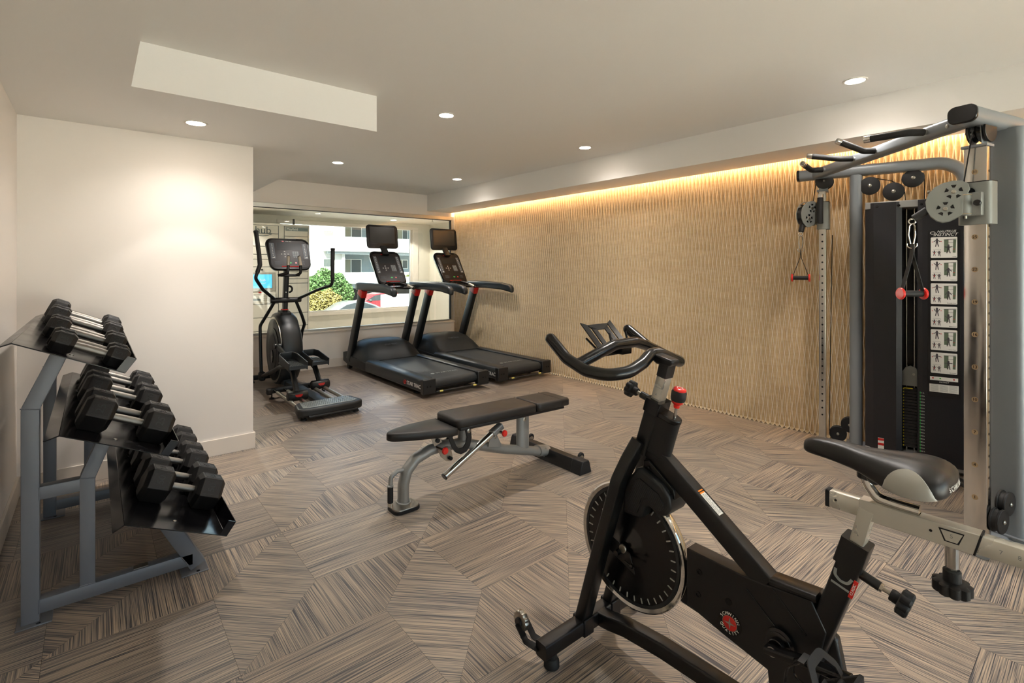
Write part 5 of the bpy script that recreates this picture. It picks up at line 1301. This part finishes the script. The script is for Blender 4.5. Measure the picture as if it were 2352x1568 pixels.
        for o_ in (-.026, .018): ar.rings([[A(x, z, o_) for x, z in kid], [A(x, z, o_ + .006) for x, z in kid]])
        aro = ar.build('swivel_arm', 'disc_grey', t, bevel=.0015)
        ar2 = MB().rings([[A(x*.96+.003, z*.96, -.02) for x, z in kid], [A(x*.96+.003, z*.96, .018) for x, z in kid]]).build('arm_core', 'black_gloss', aro)
        for cx_, cz_ in ((.042, .058), (.072, -.022)):
            for k in range(5):
                a0 = R(90 + 72*k)
                pts = []
                for rr, da in ((.020, -12), (.034, -18), (.034, 18), (.020, 12)): pts.append((cx_ + rr*math.cos(a0 + R(da)), cz_ + rr*math.sin(a0 + R(da))))
                for s_ in (1, -1):
                    o0 = .0245 if s_ > 0 else -.0265
                    MB().rings([[A(x, z, o0) for x, z in pts], [A(x, z, o0 - .0008*(-s_)) for x, z in pts]]).build('arm_window', 'black_gloss', aro, smooth=0)
            for s_ in (1, -1): MB().lathe([(.010, 0), (.010, .003), (.0065, .004), (.0065, .008)], A(cx_, cz_, .024 if s_ > 0 else -.026), nrm*s_, 12).build('arm_bolt', 'zinc', aro)
        MB().lathe([(.008, 0), (.008, .012)], A(.128, .068), h, 10).build('arm_stop', 'zinc', aro)
        # cable from top pulley down to the arm
        MB().tube([Q(-.045, .0, 2.0), A(.004, .11), A(.01, .06)], .0030, 8).build('cable', 'black_gloss', t)
        # cable stop
        if side == 'near': q0, q1 = A(.138, -.020), A(.192, -.060)
        else: q0, q1 = A(.105, -.055), A(.125, -.120)
        MB().cyl(q0, q1, .019, 18, ch=.003).build('cable_stop', 'rubber', t)
        # ---- cable handle: a thing of its own
        top = q1 + (q1 - q0).normalized() * .008 + O
        hh = thing('strap_pull', top, 0)
        def C(x, y, z): return Vector((0, 0, 0)) + h2*x + n2*y + Z*z
        if side == 'near':
            h2 = Vector((-.25, .97, 0)).normalized()
            tag(hh, 'black strap handle with red discs hanging before the weight stack of the cable machine', 'cable grip', 'cable machine strap pulls')
        else:
            h2 = Vector((.32, -.95, 0)).normalized()
            tag(hh, 'black strap handle with red discs hanging before the carved wall', 'cable grip', 'cable machine strap pulls')
        n2 = h2.cross(Z)
        MB().tube([C(.013*math.cos(R(a)), 0, -.008 + .013*math.sin(R(a))) for a in range(0, 360, 24)], .0045, 8, closed=True).build('ring', 'chrome_clean', hh)
        if side == 'near': Lc, Ls = .105, .235
        else: Lc, Ls = .105, .200
        MB().tube([C(.0, 0, -.018), C(.010, 0, -.030), C(.014, 0, -.075), C(.006, 0, -.015-Lc), C(-.006, 0, -.015-Lc), C(-.013, 0, -.075), C(-.010, 0, -.030)], .0035, 8, closed=True).build('carabiner', 'chrome_clean', hh)
        MB().tube([C(.020*math.cos(R(a)), 0, -.012-Lc + .018*math.sin(R(a)) - .008) for a in range(-200, 21, 20)], .003, 8).build('d_ring', 'chrome_clean', hh)
        zs_ = -.030 - Lc; ze = zs_ - Ls
        stw = .052
        if side == 'near':
            gd = (h2*.55 + n2*.83*(-1 if n2.x > 0 else 1)).normalized()
            gd = Vector((-.75, .66, 0)) ; gd.normalize()
        else: gd = h2
        for s_ in (-1, 1):
            MB().sweep([C(0, 0, zs_+.012), C(0, 0, zs_-.05) + gd*s_*.004, C(0, 0, ze+.01) + gd*s_*stw], rrect(.004, .024, .001, 1), up=gd.cross(Z)).build('strap', 'rubber', hh)
        MB().cyl(C(0, 0, ze) - gd*.06, C(0, 0, ze) + gd*.06, .0155, 18).build('grip', 'rubber', hh)
        for s_ in (-1, 1):
            MB().lathe([(.017, -.007), (.027, -.006), (.030, -.002), (.030, .002), (.027, .006), (.012, .007)], C(0, 0, ze) + gd*s_*.056, gd, 26).build('end_disc', 'bright_red', hh)
    # pull-up boom between the beams
    b0, b1 = F + wf*-.05 + Z*2.062, N + wn*-.05 + Z*2.062
    bm_ = MB().sweep([b0, b0 + (b1-b0)*.02 + f*.0, b1], rrect(.070, .070, .022, 4)).build('pull_up_bar', 'machine_grey', t, smooth=50)
    uu = (b0 - b1).normalized()
    for fr_ in (.93, .96): MB().lathe([(.010, 0), (.010, .003), (.005, .005)], b0 + (b1-b0)*fr_ + f*.036 + Z*(.01 if fr_ > .95 else -.01), f, 12).build('bolt', 'zinc', bm_)
    for k, pts in ((.14, [(0, 0, 0), (.125, 0, -.004), (.235, -.125, .012), (.26, -.155, .015)]), (.39, [(0, 0, 0), (.12, 0, .0), (.27, .05, .030), (.30, .06, .036)]),
                   (.542, [(0, 0, 0), (.105, 0, 0), (.235, .0, .055), (.26, .0, .066)]), (.83, [(0, 0, 0), (.12, 0, .0), (.25, .10, -.004), (.275, .12, -.005)])):
        p = b0 + (b1-b0)*k
        q_ = [p + f*a + uu*b + Z*c for a, b, c in pts]
        hd = MB().tube(q_[:3] + [q_[3]], .0135, 12, fil=.05).build('pull_up_handle', 'silver_paint', bm_)
        MB().tube([q_[0] + (q_[1]-q_[0])*.40, q_[1], q_[2]], .0185, 14, fil=.05).build('foam_grip', 'rubber', hd)
        MB().cyl(q_[2], q_[3], .0185, 16, ch=.002).build('grip_end', 'chrome', hd)
    # rear tie between the two wings at floor and top
    def Qf(a): return F + wf*a
    def Qn(a): return N + wn*a
    MB().sweep([Qf(.82) + Z*.032, Qn(.82) + Z*.032], rrect(.08, .06, .012, 3)).build('rear_tie', 'machine_grey', t)
    MB().tube([Qf(.60) + ef*.11 + Z*.05, (Qf(.60) + ef*.11)*.5 + (Qn(.60) + en*.11)*.5 + Z*.05, Qn(.60) + en*.11 + Z*.05], .024, 14).build('floor_tie', 'upright_paint', t)
    return t
build_cable_machine()
# ================================================================== DUMBBELL RACK
TH = R(24.6)
def build_rack():
    t = thing('dumbbell_rack', (0, 3.2, 0), 0, 'grey steel three-tier dumbbell rack with black sloping shelves against the left wall', 'dumbbell rack')
    def W(x, y, z): return Vector((x, y - 3.2, z))
    for yc in (2.656, 3.728):
        def bar(nm, a, b, w_=.052, d_=.050):
            return MB().sweep([W(a[0], yc, a[1]), W(b[0], yc, b[1])], rrect(w_, d_, .004, 2), up=(0, 1, 0)).build(nm, 'rack_grey', t)
        def bent(nm, pts, w_):
            return MB().sweep([W(x, yc, z) for x, z in pts], rrect(w_, .050, .004, 2), up=(0, 1, 0)).build(nm, 'rack_grey', t)
        bent('rear_post', [(-.189, .006), (-.189, .810), (-.187, .822), (-.105, 1.022)], .053)
        bent('mid_post', [(-.023, .085), (-.023, .508), (-.021, .518), (.033, .660)], .049)
        bar('cross_brace', (-.165, .490), (-.045, .490), .05, .046)
        br = bar('base_rail', (-.165, .058), (.335, .058), .054)
        bar('front_strut', (.355, .022), (.236, .255), .062)
        for x in (-.178, .342):
            pl = MB().box2(W(x-.052, yc-.052, 0), W(x+.052, yc+.052, .006)).build('base_plate', 'rack_grey', t, bevel=.004)
            MB().lathe([(.007, 0), (.007, .0006)], W(x+.012, yc-.040, .006), (0, 0, 1), 12).build('slot', 'black_gloss', pl, smooth=0)
        for a, b in (((-.217, .822), (-.161, .812)), ((-.1645, .464), (-.1645, .514)), ((-.047, .516), (.002, .508)), ((-.1645, .032), (-.1645, .085)), ((-.048, .087), (.002, .087)), ((.29, .084), (.322, .03))):
            pts = [W(a[0] + (b[0]-a[0])*i/8, yc-.0245, a[1] + (b[1]-a[1])*i/8 + (.0012 if i % 2 else 0)) for i in range(9)]
            MB().tube(pts, .0028, 6).build('weld_bead', 'rack_grey', t)
    MB().box2(W(.125, 2.64, .0855), W(.175, 2.672, .0875)).build('rating_plate', 'zinc', t)
    # shelves
    shelves = (('top', -.227, 1.090, .347, 3.985), ('mid', -.102, .739, .365, 3.95), ('bot', .088, .350, .387, 3.95))
    for nm, x0, z0, L, yf in shelves:
        c, s = math.cos(TH), math.sin(TH)
        def S(a, n, y): return W(x0 + c*a + s*n, y, z0 - s*a + c*n)
        back = (-.027, -.026) if nm == 'top' else ((-.034, -.030) if nm == 'mid' else (-.026, -.034))
        prof = [(back[0]-.002, back[1]+.002), (0-.001, .0), (L-.002, 0), (L, .052), (L+.035 if False else L+.004, .052), (L+.004, -.004), (0.002, -.004), (back[0]+.003, back[1]-.001)]
        prof = [(back[0], back[1]), (.0, 0), (L, 0), (L+.012, .050), (L+.034, .030), (L+.030, .027), (L+.013, .044), (L+.004, -.004), (.003, -.004), (back[0]+.004, back[1]-.002)]
        prof = [(back[0], back[1]), (.0, 0), (L, 0), (L+.0115, .061), (L+.016, .060), (L+.004, -.004), (.003, -.004), (back[0]+.004, back[1]-.002)]
        sh = MB().rings([[S(a, n, 2.48) for a, n in prof], [S(a, n, yf) for a, n in prof]]).build('shelf', 'shelf_black', t, bevel=.0012)
        for y in (2.60, 3.9): MB().lathe([(.008, 0), (.008, .002), (.004, .003)], S(L*.5, 0, y-.02), Vector((s, 0, c)), 12).build('shelf_bolt', 'zinc', sh)
        # end returns of the front lip
        for y in (2.482, yf - .002):
            MB().rings([[S(a, n, y - .002) for a, n in ((L-.027, 0), (L+.001, 0), (L+.013, .060), (L-.016, .060))], [S(a, n, y + .002) for a, n in ((L-.027, 0), (L+.001, 0), (L+.013, .060), (L-.016, .060))]]).build('lip_corner', 'shelf_black', sh, smooth=0)
    return shelves
SHELVES = build_rack()
def build_dumbbell(L, h, hl, num):
    """bar along x, resting on z=0; h across flats, hl head length"""
    t = thing('dumbbell', (0, 0, 0))
    R_ = h / math.sqrt(3); zc = h/2
    def hexa(x, k): return [(x, R_*k*math.cos(R(60*i)), zc + R_*k*math.sin(R(60*i))) for i in range(6)]
    for x0 in (0, L - hl):
        ch = .016
        hd = MB().rings([hexa(x0, .74), hexa(x0 + ch, 1), hexa(x0 + hl - ch, 1), hexa(x0 + hl, .74)]).build('head', 'hex_rubber', t, bevel=.0022, smooth=30)
        # recessed number panels on top and near faces
        xm = x0 + hl/2
        for nrm, exd in ((Vector((0, 0, 1)), Vector((0, 1, 0))), (Vector((0, -math.cos(R(30)), math.sin(R(30)))), None)):
            o = Vector((xm, 0, zc)) + nrm*(h/2 + .0003)
            ey = Vector((1, 0, 0)); ex = ey.cross(nrm)
            w2, h2 = R_*.36, hl*.30
            fr_ = [o + ex*a + ey*b for a, b in ((-w2, -h2), (w2, -h2), (w2, h2), (-w2, h2))]
            MB().tube(fr_, .0009, 4, closed=True).build('panel_edge', 'tread_plastic', hd, smooth=0)
            text('number', num, min(hl*.42, .040), o, -ex, -ey, 'tread_plastic', hd, ext=.0008)
    pts = [(hl-.004, .0145), (hl+.010, .0150), (L/2-.03, .0160), (L/2+.03, .0160), (L-hl-.010, .0150), (L-hl+.004, .0145)]
    MB().lathe([(r_, x) for x, r_ in pts], (0, 0, zc), (1, 0, 0), 22).build('handle', 'knurl', t)
    return t
groups = {'top': ('light dumbbells on the top shelf', [(2.553, .078, .092, .074, '5'), (2.652, .080, .085, .076, '8'), (2.957, .088, .052, .078, '10'), (3.066, .090, .050, .080, '10'), (3.445, .096, .026, .083, '12'), (3.562, .098, .024, .084, '12'), (3.790, .104, .006, .088, '15'), (3.913, .104, .003, .088, '15')]),
          'mid': ('medium dumbbells on the middle shelf', [(2.662, .128, .036, .108, '25'), (2.822, .128, .032, .108, '25'), (3.192, .126, .032, .106, '30'), (3.348, .124, .030, .106, '30'), (3.63, .122, .030, .104, '35'), (3.79, .120, .032, .104, '35')]),
          'bot': ('heavy dumbbells on the bottom shelf', [(2.805, .142, .050, .116, '50'), (2.985, .142, .050, .116, '45'), (3.245, .140, .050, .114, '45'), (3.42, .138, .050, .114, '40'), (3.64, .136, .050, .112, '40'), (3.81, .136, .050, .112, '40')])}
ordn = ['nearest', 'second nearest', 'third nearest', 'fourth nearest', 'fifth nearest', 'sixth nearest', 'seventh nearest', 'farthest']
for nm, x0, z0, L, yf in SHELVES:
    gname, items = groups[nm]; proto = {}
    shelfname = {'top': 'top shelf', 'mid': 'middle shelf', 'bot': 'bottom shelf'}[nm]
    size = {'top': 'small', 'mid': 'medium', 'bot': 'large'}[nm]
    for i, (yc, h, s0, hl, num) in enumerate(items):
        Ld = L - .004 - s0; key = (h, hl, num, round(Ld, 3))
        if key in proto: d = copy_tree(proto[key])
        else: d = build_dumbbell(Ld, h, hl, num); proto[key] = d
        c, s = math.cos(TH), math.sin(TH)
        d.location = (x0 + c*s0, yc, z0 - s*s0 + .0004); d.rotation_euler = (0, TH, 0)
        pos = 'farthest' if i == len(items)-1 else ordn[i]
        tag(d, '%s black hex dumbbell on the rack, %s one on the %s' % (size, pos, shelfname), 'dumbbell', gname)
# ================================================================== STREET SCENE
def build_apartment():
    O = Vector((15, 42, GZ))
    t = thing('apartment_building', O, 0, 'white and pale blue apartment building with balconies across the street', 'building')
    def bx(nm, m, x0, y0, z0, x1, y1, z1, par=t, **k): return MB().box2((x0-15, y0-42, z0-GZ), (x1-15, y1-42, z1-GZ)).build(nm, m, par, smooth=0, **k)
    bx('white_wall', 'stucco_white', 2, 40.4, GZ, 15.55, 50, 7.6)
    bx('recess_wall', 'stucco_blue', 15.55, 42, -.25, 30, 50, 7.6)
    bx('garage', 'garage_dark', 15.55, 44, GZ, 30, 50, -.25)
    bx('lintel', 'stucco_blue', 15.2, 40.6, -.28, 30, 44.2, .12)
    bx('column', 'stucco_white', 15.45, 40.22, GZ, 15.68, 40.6, 7)
    bx('balcony_parapet', 'stucco_white', 15.0, 40.0, 2.95, 28, 40.2, 3.95)
    bx('balcony_slab', 'stucco_blue', 14.2, 39.9, 2.55, 28, 42.0, 2.78); bx('balcony_molding', 'stucco_white', 13.96, 39.7, 2.76, 28, 42, 2.95)
    bx('balcony_parapet', 'stucco_white', 15.4, 40.0, .55, 28, 40.2, 1.06); bx('balcony_slab', 'stucco_blue', 15.4, 39.95, .12, 28, 42, .55)
    bx('balcony_slab', 'stucco_blue', 15.4, 39.9, 5.4, 28, 42, 5.7)
    def win(x0, z0, x1, z1, y, curtain=True):
        f = bx('window', 'label_white', x0-.06, y-.06, z0-.06, x1+.06, y+.02, z1+.06)
        bx('pane', 'win_dark', x0, y-.08, z0, x1, y-.05, z1, f)
        if curtain:
            bx('curtain', 'curtain', x0+.05, y-.095, z0+.03, x0 + (x1-x0)*.46, y-.075, z1-.03, f); bx('mullion', 'label_white', x0 + (x1-x0)*.48, y-.11, z0, x0 + (x1-x0)*.52, y-.07, z1, f)
    win(15.99, 3.95, 17.78, 5.2, 42); win(15.97, 1.04, 17.75, 2.12, 42); win(21.2, 3.95, 22.2, 5.1, 42); win(21.2, 1.4, 22.2, 2.12, 42)
    win(14.0, 1.53, 14.63, 2.12, 40.4, False); win(14.0, 4.3, 14.6, 5.2, 40.4, False)
    bx('air_conditioner', 'label_white', 13.95, 40.05, 4.32, 14.62, 40.4, 4.85)
build_apartment()
def car(loc, m, label, rz=0):
    t = thing('car', loc, rz, label, 'car')
    body = [(-2.3, .35), (-2.28, .62), (-2.05, .80), (-1.1, .92), (1.45, .95), (2.1, .90), (2.3, .70), (2.3, .35), (2.0, .22), (-2.0, .22)]
    roof = [(-1.15, .90), (-.40, 1.33), (.1, 1.43), (.7, 1.40), (1.25, 1.20), (1.75, .95)]
    def sec(poly, yk): return [[(x*k_, y, z) for x, z in poly] for y, k_ in yk]
    b = MB().rings(sec(body, ((-.90, .97), (-.86, 1), (.86, 1), (.90, .97)))).build('body', m, t, bevel=.05, seg=3)
    MB().rings([[(x, y, z if z < 1 else z) for x, z in roof] for y in (-.72, .72)]).build('roof', m, t, bevel=.06, seg=3)
    gl = [(-.95, .93), (-.35, 1.27), (.1, 1.36), (.65, 1.33), (1.15, 1.15), (1.45, .95)]
    MB().rings([[(x, y, z) for x, z in gl] for y in (-.735, .735)]).build('side_windows', 'car_glass', t, smooth=0)
    for x in (.25,): MB().box((x, 0, 1.15), (.05, 1.475, .44)).build('door_pillar', m, t)
    MB().box((-.72, -.92, .98), (.18, .14, .12)).build('mirror', 'win_dark', t, bevel=.03)
    for x in (-1.45, 1.4):
        for y in (-.82, .82):
            w = MB().cyl((x, y-.1, .33), (x, y+.1, .33), .33, 24, ch=.03).build('wheel', 'rubber', t)
            MB().cyl((x, y-.105, .33), (x, y+.105, .33), .2, 20).build('hub_cap', 'zinc', w)
mat('car_silver', '6f7376', .25, .5, coat=.5); mat('car_red', '7a2027', .25, .3, coat=.5); mat('car_glass', '22282b', .3, 0)
car((10.3, 26, GZ), 'car_silver', 'silver car parked in the street, seen through the window above the sill')
car((15.2, 33.5, GZ), 'car_red', 'red car partly hidden behind the silver car in the street')
mat('leaf_green', '3a5528', .7); mat('leaf_yellow', '675f30', .7); mat('leaf_palm', '7f8a48', .6); mat('bark', '6b5a48', .9)
def bush(nm, loc, rx, ry, rz_, n, m, label, cat, seed, ls=.09):
    rnd = random.Random(seed); t = thing(nm, loc, 0, label, cat)
    V = []; F = []
    for _ in range(n):
        d = Vector((rnd.gauss(0, 1), rnd.gauss(0, 1), rnd.gauss(0, 1))).normalized() * (rnd.uniform(.55, 1.06) ** .6)
        lump = 1 + .13*math.sin(d.x*7 + seed)*math.cos(d.z*6)
        p = Vector((d.x*rx*lump, d.y*ry*lump, rz_ + d.z*rz_*lump))
        if p.z < .02: continue
        a = Vector((rnd.gauss(0, 1), rnd.gauss(0, 1), rnd.gauss(0, .6))).normalized(); b = a.orthogonal().normalized(); b = Quaternion(a, rnd.uniform(0, 6.28)) @ b
        s = ls * rnd.uniform(.6, 1.4); o = len(V)
        V += [p - a*s, p + b*s*.5, p + a*s, p - b*s*.5]; F.append((o, o+1, o+2, o+3))
    me = bpy.data.meshes.new('foliage'); me.from_pydata(V, [], F); me.materials.append(MATS[m])
    o = bpy.data.objects.new('foliage', me); COL.objects.link(o); o.parent = t
    st = MB()
    for k in range(5):
        a = k*1.3; st.tube([(0.1*math.cos(a), .1*math.sin(a), 0), (rx*.4*math.cos(a), ry*.4*math.sin(a), rz_*1.2)], .04, 6)
    st.build('stems', 'bark', t)
bush('green_bush', (11.0, 30.9, GZ), 1.5, 1.1, 1.5, 22000, 'leaf_green', 'large green bush before the apartment building, seen through the window', 'bush', 3, .075)
bush('yellow_bush', (9.75, 28.2, GZ), .98, .75, .98, 12000, 'leaf_yellow', 'smaller yellowish bush in front of the large green bush', 'bush', 5, .065)
def palm(loc):
    rnd = random.Random(9); t = thing('palm', loc, 0, 'pale fan palm behind the white street wall, right side of the window', 'palm')
    MB().tube([(0, 0, 0), (.05, 0, 2.2)], .12, 10).build('trunk', 'bark', t)
    for k in range(12):
        az = R(30*k + rnd.uniform(-10, 10)); el = R(rnd.uniform(-15, 75)); d = Vector((math.cos(az)*math.cos(el), math.sin(az)*math.cos(el), math.sin(el)))
        base = Vector((.05, 0, 2.2)); tip = base + d*.75; side = d.cross(Vector((0, 0, 1))).normalized(); upv = side.cross(d)
        m = MB().tube([base, tip], .015, 5)
        V = []; F = []
        for i in range(19):
            a = R(-80 + i*160/18); e_ = d*math.cos(a) + side*math.sin(a); q = side*math.cos(a) - d*math.sin(a)
            o = len(V); L_ = .85*rnd.uniform(.85, 1.1)
            V += [tip - q*.01, tip + e_*L_*.5 - q*.035 - upv*.02, tip + e_*L_ - upv*.15, tip + e_*L_*.5 + q*.035 - upv*.02, tip + e_*L_*.5 - q*0 - upv*.03]
            F += [(o, o+1, o+2, o+3)]
        m.add(V, F); m.build('frond', 'leaf_palm', t, smooth=0)
palm((15.6, 29.0, GZ)); 
struct('lawn', MB().box2((4, 27.5, GZ), (13, 33, GZ+.12)), 'grass_g', smooth=0)
